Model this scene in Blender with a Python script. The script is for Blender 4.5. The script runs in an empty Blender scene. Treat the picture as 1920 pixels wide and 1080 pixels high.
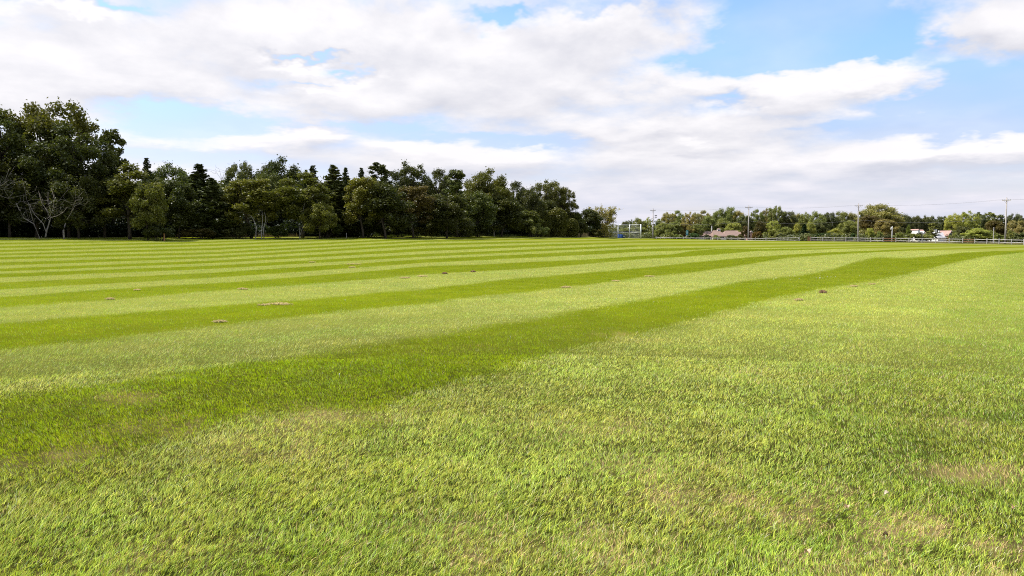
import bpy, math, random
import numpy as np
from mathutils import Vector, Matrix

# ------------------------------------------------------------------ camera
S = bpy.context.scene
COL = S.collection
R = math.radians
F = 1507.0            # focal length in pixels of a 1920 px wide picture
PITCH = math.atan(94.0 / F)
CAMZ = 1.65
cam = bpy.data.cameras.new('camera')
cam.sensor_width = 36.0
cam.lens = F * 36.0 / 1920.0
cam.clip_start = 0.05
cam.clip_end = 9000
co = bpy.data.objects.new('camera', cam)
co.location = (0, 0, CAMZ)
co.rotation_euler = (R(90) - PITCH, 0, 0)
COL.objects.link(co)
S.camera = co

# ------------------------------------------------------------------ exposure
EXPO = 0.62
S.view_settings.view_transform = 'Standard'
S.view_settings.look = 'None'
S.view_settings.gamma = 1
S.view_settings.exposure = EXPO
S.cycles.use_denoising = False
S.cycles.filter_width = 1.05
S.cycles.max_bounces = 8
S.cycles.transparent_max_bounces = 8

# ------------------------------------------------------------------ sun
SUN_EL, SUN_AZ = 54.0, -74.0      # azimuth from +Y towards +X
sd = bpy.data.lights.new('sun', 'SUN')
sd.energy = 4.8
sd.angle = R(0.6)
sd.color = (1.0, 0.95, 0.86)
so = bpy.data.objects.new('sun', sd)
v = Vector((math.sin(R(SUN_AZ)) * math.cos(R(SUN_EL)), math.cos(R(SUN_AZ)) * math.cos(R(SUN_EL)), math.sin(R(SUN_EL))))
so.rotation_euler = v.to_track_quat('Z', 'Y').to_euler()
so.location = (0, 0, 60)
COL.objects.link(so)


def pix_dir(px, py):
    """direction in the world of a pixel of the 1920 px picture"""
    x = (px - 960) / F
    yv = -(py - 540) / F
    c, s = math.cos(PITCH), math.sin(PITCH)
    return np.array((x, c + yv * s, -s + yv * c))


# ------------------------------------------------------------------ node helpers
class NT:
    def __init__(self, tree):
        self.t = tree
        self.t.nodes.clear()

    def n(self, kind, **kw):
        nd = self.t.nodes.new(kind)
        for k, val in kw.items():
            setattr(nd, k, val)
        return nd

    def put(self, sock, val):
        if val is None:
            return
        if isinstance(val, bpy.types.NodeSocket):
            self.t.links.new(val, sock)
        else:
            if isinstance(val, (tuple, list)) and len(val) == 3 and sock.type == 'RGBA':
                val = (*val, 1)
            sock.default_value = val

    def m(self, op, a, b=None, c=None, clamp=False):
        nd = self.n('ShaderNodeMath', operation=op, use_clamp=clamp)
        self.put(nd.inputs[0], a)
        self.put(nd.inputs[1], b)
        self.put(nd.inputs[2], c)
        return nd.outputs[0]

    def vm(self, op, a, b=None, out=0):
        nd = self.n('ShaderNodeVectorMath', operation=op)
        self.put(nd.inputs[0], a)
        self.put(nd.inputs[1], b)
        return nd.outputs[out]

    def mix(self, f, a, b, blend='MIX'):
        nd = self.n('ShaderNodeMix', data_type='RGBA', blend_type=blend)
        self.put(nd.inputs[0], f)
        self.put(nd.inputs[6], a)
        self.put(nd.inputs[7], b)
        return nd.outputs[2]

    def noise(self, vec, scale, detail=4, rough=.55, out=0, dist=0.0):
        nd = self.n('ShaderNodeTexNoise')
        if vec is not None:
            self.t.links.new(vec, nd.inputs['Vector'])
        nd.inputs['Scale'].default_value = scale
        nd.inputs['Detail'].default_value = detail
        nd.inputs['Roughness'].default_value = rough
        nd.inputs['Distortion'].default_value = dist
        return nd.outputs[out]

    def rng(self, val, a, b, c=0.0, d=1.0, smooth=True):
        nd = self.n('ShaderNodeMapRange')
        nd.interpolation_type = 'SMOOTHSTEP' if smooth else 'LINEAR'
        self.put(nd.inputs[0], val)
        for i, q in enumerate((a, b, c, d)):
            self.put(nd.inputs[i + 1], q)
        return nd.outputs[0]

    def comb(self, x, y, z):
        nd = self.n('ShaderNodeCombineXYZ')
        for i, q in enumerate((x, y, z)):
            self.put(nd.inputs[i], q)
        return nd.outputs[0]


# ------------------------------------------------------------------ world: sky and clouds
W = bpy.data.worlds.new('World')
S.world = W
W.use_nodes = True
k = NT(W.node_tree)
SKYS = 0.10
GAIN = 1.0 / (SKYS * 2 ** EXPO)          # puts a cloud value of 1 at display white
sky = k.n('ShaderNodeTexSky')
sky.sky_type = 'NISHITA'
sky.sun_disc = False
sky.sun_elevation = R(SUN_EL)
sky.sun_rotation = R(SUN_AZ)
sky.air_density = 1.0
sky.dust_density = 0.6
sky.ozone_density = 1.6
tc = k.n('ShaderNodeTexCoord').outputs['Generated']
sp = k.n('ShaderNodeSeparateXYZ')
k.t.links.new(tc, sp.inputs[0])
dx, dy, dz = sp.outputs
el = k.m('ARCSINE', dz)
hl = k.m('MAXIMUM', k.m('SQRT', k.m('ADD', k.m('MULTIPLY', dx, dx), k.m('MULTIPLY', dy, dy))), .02)
hx = k.m('DIVIDE', dx, hl)
hy = k.m('DIVIDE', dy, hl)
az = k.m('ARCTAN2', dx, dy)
elc = k.m('MAXIMUM', el, 0.0)
wv = k.m('LOGARITHM', k.m('ADD', elc, .055), math.e)


def cloud_coord(dw):
    w2 = k.m('ADD', wv, dw)
    return k.comb(k.m('MULTIPLY', hx, 4.0), k.m('MULTIPLY', hy, 4.0), k.m('MULTIPLY', w2, 2.3))


# clouds and gaps in the cloud: x, y, half width, half height (photo pixels), weight
BLOBS = [
    (300, 60, 380, 70, .22), (60, 150, 190, 45, .22), (560, 190, 250, 28, .16), (780, 90, 200, 80, .20),
    (900, 180, 260, 40, .16), (1190, 55, 130, 34, .30), (1050, 110, 170, 40, .18), (1320, 30, 60, 22, .05),
    (1240, 165, 200, 18, .16), (1500, 178, 190, 26, .26), (1620, 134, 110, 9, .22), (1850, 50, 100, 38, .34),
    (1770, 70, 40, 14, .12), (470, 262, 70, 13, .26), (590, 252, 45, 10, .22), (730, 268, 75, 16, .22), (270, 275, 60, 16, .14),
    (960, 292, 80, 12, .18), (1200, 255, 60, 14, .20), (1100, 240, 200, 20, .14), (1450, 262, 130, 16, .20), (1700, 285, 160, 18, .16),
    (1350, 220, 60, 8, .10), (1318, 273, 40, 5, .2),
    (1520, 58, 135, 62, -.62), (1430, 110, 60, 20, -.12), (1700, 95, 60, 24, -.2), (1830, 180, 90, 62, -.55), (1900, 235, 60, 22, -.2),
    (345, 226, 100, 24, -.62), (330, 292, 190, 10, -.30), (660, 236, 130, 5, -.12), (590, 106, 70, 7, -.38), (650, 130, 45, 8, -.34),
    (930, 28, 34, 18, -.42), (960, 3, 50, 8, -.2), (130, 3, 80, 6, -.30), (575, 150, 40, 4, -.25), (870, 258, 110, 8, -.30), (1380, 186, 60, 9, -.34), (1500, 232, 250, 12, .22), (1800, 288, 170, 18, .34), (1300, 300, 300, 24, .18), (1640, 165, 90, 16, .2), (640, 300, 260, 18, .2),
    (1000, 270, 60, 8, -.3), (1560, 233, 60, 6, -.25), (1290, 120, 80, 9, -.12), (1780, 240, 60, 10, -.2), (1120, 8, 60, 10, -.1),
]
warp = k.noise(cloud_coord(0.0), 3.2, 4, .6, out=1)
wsp = k.n('ShaderNodeSeparateXYZ')
k.t.links.new(warp, wsp.inputs[0])
azw = k.m('ADD', az, k.m('MULTIPLY', k.m('SUBTRACT', wsp.outputs[0], .5), .16))
elw = k.m('ADD', el, k.m('MULTIPLY', k.m('MULTIPLY', k.m('SUBTRACT', wsp.outputs[1], .5), .30), k.m('ADD', elc, .03)))


def blob_sum(e):
    total = None
    for (bx, by, rx, ry, wt) in BLOBS:
        d = pix_dir(bx, by)
        a0 = math.atan2(d[0], d[1])
        e0 = math.atan2(d[2], math.hypot(d[0], d[1]))
        u1 = k.m('MULTIPLY', k.m('SUBTRACT', azw, a0), F / rx)
        u2 = k.m('MULTIPLY', k.m('SUBTRACT', e, e0), F / ry)
        q = k.m('MULTIPLY_ADD', u1, u1, k.m('MULTIPLY', u2, u2))
        g = k.m('MULTIPLY', k.m('POWER', 2.718, k.m('MULTIPLY', q, -.75)), wt)
        total = g if total is None else k.m('ADD', total, g)
    return total


fineveil = k.noise(cloud_coord(2.0), 1.3, 4, .5)


def density(dw, de):
    n1 = k.noise(cloud_coord(dw), 1.7, 8, .54, dist=.15)
    e = k.m('ADD', elw, de)
    return k.m('ADD', n1, blob_sum(e))


low = k.rng(el, .02, .11, 1.0, 0.0)                       # thick veil of cloud near the horizon
d0 = k.m('ADD', density(0.0, 0.0), k.m('MULTIPLY', low, .17))
d1 = density(0.10, 0.012)
alpha = k.m('MAXIMUM', k.rng(k.m('ADD', d0, .05), .33, .74), k.m('MULTIPLY', k.rng(fineveil, .35, .7), .26))
lit = k.m('ADD', .62, k.m('MULTIPLY', k.m('SUBTRACT', k.m('SUBTRACT', d0, k.m('MULTIPLY', low, .22)), d1), 1.8))
fine = k.noise(cloud_coord(0.0), 5.0, 5, .6)
lit = k.m('ADD', lit, k.m('MULTIPLY', k.m('SUBTRACT', fine, .5), .5), clamp=True)
big = k.noise(cloud_coord(5.0), 1.1, 3, .5)
lit = k.m('ADD', lit, k.m('MULTIPLY', k.m('SUBTRACT', big, .5), .9), clamp=True)
ccol = k.mix(lit, tuple(q * GAIN for q in (.70, .70, .77)), tuple(q * GAIN for q in (1.06, 1.03, 1.04)))
hz = k.mix(lit, tuple(q * GAIN for q in (.60, .66, .83)), tuple(q * GAIN for q in (.90, .87, .95)))
ccol = k.mix(low, ccol, hz)
# clear sky: Nishita, slightly deepened
blue = k.mix(1.0, sky.outputs[0], k.mix(k.rng(el, .08, .24), (1.05, .94, 1.10), (1.15, 1.32, 1.50)), 'MULTIPLY')
col = k.mix(k.m('MULTIPLY', alpha, .97), blue, ccol)
bg = k.n('ShaderNodeBackground')
k.t.links.new(col, bg.inputs[0])
bg.inputs[1].default_value = SKYS
out = k.n('ShaderNodeOutputWorld')
k.t.links.new(bg.outputs[0], out.inputs[0])


# ------------------------------------------------------------------ materials
def material(name):
    m = bpy.data.materials.new(name)
    m.use_nodes = True
    return m, NT(m.node_tree)


def finish(kk, bsdf):
    o = kk.n('ShaderNodeOutputMaterial')
    kk.t.links.new(bsdf, o.inputs[0])


def principled(kk, color, rough=.7, spec=.3, metal=0.0, normal=None):
    b = kk.n('ShaderNodeBsdfPrincipled')
    kk.put(b.inputs['Base Color'], color)
    kk.put(b.inputs['Roughness'], rough)
    b.inputs['Specular IOR Level'].default_value = spec
    b.inputs['Metallic'].default_value = metal
    if normal is not None:
        kk.t.links.new(normal, b.inputs['Normal'])
    return b.outputs[0]


def simple(name, c, c2=None, scale=3.0, rough=.75, spec=.3, metal=0.0, stretch=(1, 1, 1), detail=5):
    m, kk = material(name)
    co_ = kk.n('ShaderNodeTexCoord').outputs['Object']
    mp = kk.n('ShaderNodeMapping')
    kk.t.links.new(co_, mp.inputs[0])
    mp.inputs['Scale'].default_value = stretch
    nz = kk.noise(mp.outputs[0], scale, detail, .6)
    c2 = c2 or tuple(q * .6 for q in c)
    colr = kk.mix(kk.rng(nz, .35, .65), c, c2)
    bp = kk.n('ShaderNodeBump')
    bp.inputs['Strength'].default_value = .3
    bp.inputs['Distance'].default_value = .01
    kk.t.links.new(nz, bp.inputs['Height'])
    finish(kk, principled(kk, colr, rough, spec, metal, bp.outputs[0]))
    return m


def leaf_material(name, tint=(1, 1, 1), trans=.28):
    m, kk = material(name)
    oi = kk.n('ShaderNodeObjectInfo')
    at = kk.n('ShaderNodeAttribute')
    at.attribute_name = 'shade'
    tco = kk.n('ShaderNodeTexCoord').outputs['Object']
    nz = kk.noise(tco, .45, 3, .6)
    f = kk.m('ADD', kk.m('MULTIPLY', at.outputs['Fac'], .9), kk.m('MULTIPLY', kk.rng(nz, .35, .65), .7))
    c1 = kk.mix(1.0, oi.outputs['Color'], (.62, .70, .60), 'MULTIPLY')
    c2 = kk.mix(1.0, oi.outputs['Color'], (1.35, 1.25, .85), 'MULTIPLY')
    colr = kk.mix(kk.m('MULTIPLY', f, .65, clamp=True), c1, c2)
    dif = kk.n('ShaderNodeBsdfDiffuse')
    kk.t.links.new(colr, dif.inputs[0])
    tr = kk.n('ShaderNodeBsdfTranslucent')
    kk.t.links.new(kk.mix(1.0, colr, (1.1, 1.25, .6), 'MULTIPLY'), tr.inputs[0])
    gl = kk.n('ShaderNodeBsdfGlossy')
    gl.inputs['Roughness'].default_value = .45
    gl.inputs['Color'].default_value = (.9, .95, 1, 1)
    s1 = kk.n('ShaderNodeMixShader')
    s1.inputs[0].default_value = trans
    kk.t.links.new(dif.outputs[0], s1.inputs[1])
    kk.t.links.new(tr.outputs[0], s1.inputs[2])
    s2 = kk.n('ShaderNodeMixShader')
    s2.inputs[0].default_value = .022
    kk.t.links.new(s1.outputs[0], s2.inputs[1])
    kk.t.links.new(gl.outputs[0], s2.inputs[2])
    finish(kk, s2.outputs[0])
    return m


def grass_material():
    m, kk = material('grass_blade')
    at = kk.n('ShaderNodeAttribute')
    at.attribute_name = 'tone'
    dif = kk.n('ShaderNodeBsdfDiffuse')
    kk.t.links.new(at.outputs['Color'], dif.inputs[0])
    tr = kk.n('ShaderNodeBsdfTranslucent')
    kk.t.links.new(kk.mix(1.0, at.outputs['Color'], (1.05, 1.2, .6), 'MULTIPLY'), tr.inputs[0])
    gl = kk.n('ShaderNodeBsdfGlossy')
    gl.inputs['Roughness'].default_value = .42
    s1 = kk.n('ShaderNodeMixShader')
    s1.inputs[0].default_value = .24
    kk.t.links.new(dif.outputs[0], s1.inputs[1])
    kk.t.links.new(tr.outputs[0], s1.inputs[2])
    s2 = kk.n('ShaderNodeMixShader')
    s2.inputs[0].default_value = .006
    gl.inputs['Color'].default_value = (1, .95, .7, 1)
    kk.t.links.new(s1.outputs[0], s2.inputs[1])
    kk.t.links.new(gl.outputs[0], s2.inputs[2])
    finish(kk, s2.outputs[0])
    return m


# ------------------------------------------------------------------ mesh helpers
def mesh_np(name, verts, quads=None, tris=None, mats=(), attrs=None, smooth=False):
    me = bpy.data.meshes.new(name)
    nq = 0 if quads is None else len(quads)
    nt = 0 if tris is None else len(tris)
    me.vertices.add(len(verts))
    me.vertices.foreach_set('co', np.asarray(verts, dtype=np.float32).ravel())
    loops = []
    if nq:
        loops.append(np.asarray(quads, dtype=np.int32).ravel())
    if nt:
        loops.append(np.asarray(tris, dtype=np.int32).ravel())
    lv = np.concatenate(loops)
    me.loops.add(len(lv))
    me.loops.foreach_set('vertex_index', lv)
    me.polygons.add(nq + nt)
    st = np.concatenate([np.arange(nq, dtype=np.int32) * 4, nq * 4 + np.arange(nt, dtype=np.int32) * 3])
    me.polygons.foreach_set('loop_start', st)
    if smooth:
        me.polygons.foreach_set('use_smooth', np.ones(nq + nt, dtype=bool))
    for m in mats:
        me.materials.append(m)
    me.update(calc_edges=True)
    for (an, kind, data) in (attrs or []):
        a = me.attributes.new(an, kind, 'POINT')
        if kind == 'FLOAT':
            a.data.foreach_set('value', np.asarray(data, dtype=np.float32).ravel())
        elif kind == 'FLOAT_COLOR':
            a.data.foreach_set('color', np.asarray(data, dtype=np.float32).ravel())
    return me


class MB:
    """collects solids, then builds one mesh"""

    def __init__(self):
        self.v, self.f = [], []

    def quad_strip(self, rings, cap=True):
        b = len(self.v)
        n = len(rings[0])
        for r_ in rings:
            self.v += [tuple(p) for p in r_]
        for i in range(len(rings) - 1):
            for j in range(n):
                j2 = (j + 1) % n
                self.f.append((b + i * n + j, b + i * n + j2, b + (i + 1) * n + j2, b + (i + 1) * n + j))
        if cap:
            self.f.append(tuple(b + j for j in reversed(range(n))))
            self.f.append(tuple(b + (len(rings) - 1) * n + j for j in range(n)))

    def tube(self, pts, rads, n=6):
        pts = [np.array(p, dtype=float) for p in pts]
        rings = []
        for i, p in enumerate(pts):
            d = pts[min(i + 1, len(pts) - 1)] - pts[max(i - 1, 0)]
            d /= (np.linalg.norm(d) + 1e-9)
            a = np.cross(d, (0, 0, 1.0))
            if np.linalg.norm(a) < .1:
                a = np.cross(d, (1.0, 0, 0))
            a /= np.linalg.norm(a)
            b_ = np.cross(d, a)
            if a[0] < 0 and abs(d[2]) > .9:
                a, b_ = -a, -b_
            rings.append([p + rads[i] * (math.cos(t) * a + math.sin(t) * b_) for t in np.linspace(0, 2 * math.pi, n, endpoint=False)])
        self.quad_strip(rings)

    def box(self, c, s, rz=0.0):
        x, y, z = s[0] / 2, s[1] / 2, s[2] / 2
        ca, sa = math.cos(rz), math.sin(rz)
        pts = [(-x, -y), (x, -y), (x, y), (-x, y)]
        r1 = [(c[0] + a * ca - b * sa, c[1] + a * sa + b * ca) for a, b in pts]
        self.quad_strip([[(*p, c[2] - z) for p in r1], [(*p, c[2] + z) for p in r1]])

    def poly(self, verts, faces):
        b = len(self.v)
        self.v += [tuple(p) for p in verts]
        self.f += [tuple(b + i for i in f) for f in faces]

    def build(self, name, mat, parent=None, smooth=False):
        me = bpy.data.meshes.new(name)
        me.from_pydata([tuple(map(float, p)) for p in self.v], [], self.f)
        me.materials.append(mat)
        if smooth:
            me.polygons.foreach_set('use_smooth', np.ones(len(me.polygons), dtype=bool))
        me.update()
        o = bpy.data.objects.new(name, me)
        COL.objects.link(o)
        if parent is not None:
            o.parent = parent
        return o


def empty(name, loc, label, cat, group=None, rz=0.0):
    o = bpy.data.objects.new(name, None)
    o.location = loc
    o.rotation_euler = (0, 0, rz)
    o.empty_display_size = .2
    COL.objects.link(o)
    return tag(o, label, cat, group)


def tag(o, label=None, cat=None, group=None, kind=None):
    if label:
        o['label'] = label
    if cat:
        o['category'] = cat
    if group:
        o['group'] = group
    if kind:
        o['kind'] = kind
    return o


# ------------------------------------------------------------------ terrain
#            column   crest depth  crest height  exponent  drop behind
TER = np.array([
    (-900, 70, 1.60, 2.3, .2),
    (-300, 80, 1.65, 2.3, .2),
    (0, 89, 1.71, 2.3, .2),
    (400, 104, 1.75, 2.5, .2),
    (640, 110, 1.80, 2.3, .2),
    (800, 118, 1.87, 2.0, .2),
    (960, 138, 1.96, 1.8, .2),
    (1100, 166, 1.90, 1.7, .2),
    (1170, 190, 1.60, 1.5, .25),
    (1250, 235, 1.38, 1.4, .7),
    (1400, 208, 1.03, 1.3, .5),
    (1600, 195, .68, 1.25, .12),
    (1800, 182, .34, 1.1, .0),
    (1920, 167, .20, 1.0, .0),
    (2300, 125, .05, 1.0, .0),
    (2900, 100, .0, 1.0, .0)])


def sstep(t):
    t = np.clip(t, 0, 1)
    return t * t * (3 - 2 * t)


def vnoise(x, y, seed=0):
    """value noise, about -1..1"""
    xi, yi = np.floor(x).astype(np.int64), np.floor(y).astype(np.int64)
    fx, fy = x - xi, y - yi
    fx, fy = fx * fx * (3 - 2 * fx), fy * fy * (3 - 2 * fy)

    def h(a, b):
        n = (a * 374761393 + b * 668265263 + seed * 1442695041) & 0xffffffff
        n = ((n ^ (n >> 13)) * 1274126177) & 0xffffffff
        n = n ^ (n >> 16)
        return (n & 0xffff) / 32767.5 - 1
    a = h(xi, yi) * (1 - fx) + h(xi + 1, yi) * fx
    b = h(xi, yi + 1) * (1 - fx) + h(xi + 1, yi + 1) * fx
    return a * (1 - fy) + b * fy


def ground_z(X, Y):
    X, Y = np.asarray(X, dtype=float), np.asarray(Y, dtype=float)
    r_ = np.hypot(X, Y)
    azc = np.clip(np.arctan2(X, Y), R(-50), R(52))
    c = 960 + F * np.tan(azc)
    D = r_ * np.cos(azc)
    Db, zb, ex, dr = (np.interp(c, TER[:, 0], TER[:, i]) for i in (1, 2, 3, 4))
    t = np.clip(D / Db, 0, 1)
    back = np.abs(np.arctan2(X, Y))
    zb = zb * (1 - sstep((back - R(55)) / R(40)))
    z = zb * t ** ex
    z = z - dr * sstep((D - Db) / 14.0) * np.clip(zb, 0, 1)
    z = z - zb * .35 * sstep((D - Db - 20) / 140.0)
    z = z + .012 * vnoise(X * .8, Y * .8, 3) * np.clip(r_ / 3, 0, 1) + .03 * vnoise(X * .13, Y * .13, 5) * np.clip(r_ / 8, 0, 1)
    return z


def gz(x, y):
    return float(ground_z(np.array([x]), np.array([y]))[0])


def at(px, D):
    """ground point under picture column px at depth D"""
    x = (px - 960) / F * D
    return x, D, gz(x, D)


def height_at(py, D):
    """world height that shows at picture row py (centre column) at depth D"""
    d = pix_dir(960, py)
    return CAMZ + d[2] / d[1] * D


# ---- the mowing bands: their edges, from the nearest outwards
def pl(*p):
    return np.array(p, dtype=float)


EDGE = [
    pl((-600, 1030), (0, 893), (200, 852), (380, 812), (470, 776), (600, 781), (700, 784), (760, 757), (850, 722), (950, 690), (1060, 657), (1170, 634), (1300, 600), (1450, 560), (1550, 541), (1640, 527), (1700, 515), (1770, 497), (1840, 482), (1920, 473), (2500, 470)),
    pl((-600, 836), (0, 742), (200, 722), (400, 690), (600, 660), (800, 628), (1000, 596), (1220, 560), (1400, 526), (1500, 517), (1560, 506), (1600, 492), (1640, 482), (1700, 484), (1750, 480), (1800, 474), (1860, 471), (1920, 469), (2500, 466)),
    pl((-600, 722), (0, 655), (200, 636), (400, 612), (600, 588), (800, 568), (880, 558), (1000, 546), (1100, 535), (1200, 520), (1300, 511), (1400, 496), (1480, 483), (1560, 477.5), (1700, 470), (1920, 464.5), (2500, 461)),
    pl((-600, 656), (0, 605), (200, 590), (400, 575), (600, 560), (720, 548), (800, 542), (960, 523), (1060, 515), (1200, 503), (1300, 492), (1400, 483), (1480, 477.5), (1560, 473), (1700, 467.5), (1920, 462), (2500, 458)),
    pl((-600, 620), (0, 577), (200, 563), (400, 545), (600, 531), (700, 523), (800, 514), (900, 509), (1000, 503.5), (1100, 495), (1200, 486), (1260, 483), (1350, 477), (1420, 470.5), (1500, 469), (1600, 466), (1700, 463.5), (1920, 459.5), (2500, 456)),
    pl((-600, 594), (0, 557), (100, 549), (200, 543), (300, 536), (400, 531.6), (500, 524), (600, 516), (700, 508), (800, 499), (900, 496), (1000, 491), (1100, 487), (1200, 480), (1260, 477), (1300, 470), (1350, 466), (1420, 467), (1500, 466.5), (1600, 464), (1700, 461), (1920, 458), (2500, 454)),
]
CC = np.array([-600, 0, 400, 800, 1200, 1560, 1920, 2500], dtype=float)
CENT = np.array([
    [564, 535, 515, 488, 468.5, 462, 456, 453],
    [540, 516, 500.5, 479, 460.5, 456, 452, 450],
    [527, 507, 491, 468, 453.5, 452, 448.5, 447],
    [512, 495, 482, 458.5, 449, 448, 445, 444],
    [498, 484, 475, 452, 445, 444, 442, 441],
    [489, 477.5, 467, 447, 441, 440, 439, 438],
    [480, 471, 459.5, 442, 437, 436, 436, 435],
    [471, 463.5, 454, 438, 433, 432, 433, 432],
    [462, 457, 449, 434, 429, 428, 430, 429],
    [455, 451, 444.5, 430, 425, 424, 427, 426],
    [449, 446, 440, 426, 421, 420, 424, 423],
    [444, 441, 436, 422, 417, 416, 421, 420]])


def band_u(X, Y, Z):
    """0..1 dark, 1..2 light, 2..3 dark ... counted outwards over the field"""
    X, Y, Z = (np.asarray(q, dtype=float) for q in (X, Y, Z))
    c, s = math.cos(PITCH), math.sin(PITCH)
    dz_ = Z - CAMZ
    dep = np.maximum(Y * c - dz_ * s, .02)
    px = 960 + F * X / dep
    py = 540 - F * (Y * s + dz_ * c) / dep
    wob = 1 + (.03 * vnoise(X * .35, Y * .35, 11) + .03 * vnoise(X * 1.7, Y * 1.7, 12)) * np.exp(-np.hypot(X, Y) / 16)
    edges = [np.interp(px, e[:, 0], e[:, 1]) for e in EDGE]
    cents = [np.interp(px, CC, q) for q in CENT]
    prev = (edges[4] + edges[5]) / 2
    for i, q in enumerate(cents):
        nxt = cents[i + 1] if i + 1 < len(cents) else q - 5
        edges.append(q + .25 * (prev - q))
        edges.append(q - .25 * (q - nxt))
        prev = q
    for i in range(1, len(edges)):
        edges[i] = np.minimum(edges[i], edges[i - 1] - .7)
    py = 440 + (py - 440) * wob
    u = np.zeros_like(px)
    for i in range(len(edges) - 1):
        u = u + np.clip((edges[i] - py) / (edges[i] - edges[i + 1]), 0, 1)
    u = u - np.clip((py - edges[0]) / np.maximum(2.2 * (edges[0] - edges[1]), 4.0), 0, 1) * .5
    u = np.where(Y < .3, -.5, u)
    return u


def world_of(px, py):
    d = pix_dir(px, py)
    D = 2.0
    for _ in range(4000):
        x, y = d[0] / d[1] * D, D
        if CAMZ + d[2] / d[1] * D <= gz(x, y):
            break
        D *= 1.004
    return x, y


# patches of wear: x, y (photo), radius in m, kind
DRY = [(world_of(px, py), r_, w_) for (px, py, r_, w_) in [
    (1420, 955, .28, 1.0), (1500, 960, .3, .9), (1300, 935, .3, .6), (1585, 965, .16, .8), (1740, 1000, .32, .9), (1820, 885, .25, .8), (1805, 800, .2, .6),
    (1620, 925, .2, .6), (1090, 1030, .35, .5), (960, 1050, .3, .5), (620, 785, .5, .55), (700, 775, .3, .5), (110, 858, .35, .4), (300, 800, .35, .5), (240, 747, .25, .7),
    (1060, 612, .22, .6), (1150, 628, .28, .8), (1180, 640, .2, .6), (1340, 604, .3, .6), (1500, 570, .4, .6), (1720, 512, .5, .5), (780, 660, .15, .5), (895, 650, .18, .6), (1420, 700, .3, .4),
    (1660, 1060, .35, .5), (1850, 1040, .4, .6), (1240, 880, .4, .35), (1120, 800, .5, .25), (480, 840, .5, .3), (870, 1010, .35, .35), (300, 1050, .3, .3)]]
LUSH = [(world_of(px, py), r_, w_) for (px, py, r_, w_) in [
    (1650, 800, 1.3, .8), (1850, 780, 1.3, .8), (1800, 640, 2.2, .7), (1900, 560, 3.5, .6), (1700, 870, .8, .5), (1450, 790, .8, .4), (1350, 1030, .5, .6), (1800, 1060, .5, .4), (1900, 720, 1.2, .6)]]

LIGHT = np.array((.50, .545, .118))  # with DARKC: pale and dark sheen of leaning blades, painted as colour
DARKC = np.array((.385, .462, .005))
TAN = np.array((.62, .44, .21))
DEEP = np.array((.215, .325, .022))


def patch(X, Y, lst):
    v_ = np.zeros_like(X)
    for ((x0, y0), r_, w_) in lst:
        # patches are drawn out along the line of sight less than across it
        v_ = np.maximum(v_, (.62 if lst is DRY else 1) * w_ * np.exp(-(((X - x0) / (r_ * 1.3)) ** 2 + ((Y - y0) / r_) ** 2)))
    v_ = v_ * np.clip(.75 + .8 * vnoise(X * 4.3, Y * 4.3, 71) + .5 * vnoise(X * 11, Y * 11, 72), 0, 1.4)
    return v_


def dark_weight(u):
    s_ = np.sin(np.pi * u)
    s_ = np.where(u < 0, -1, s_)
    return sstep((s_ + .24) / .48)


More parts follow.
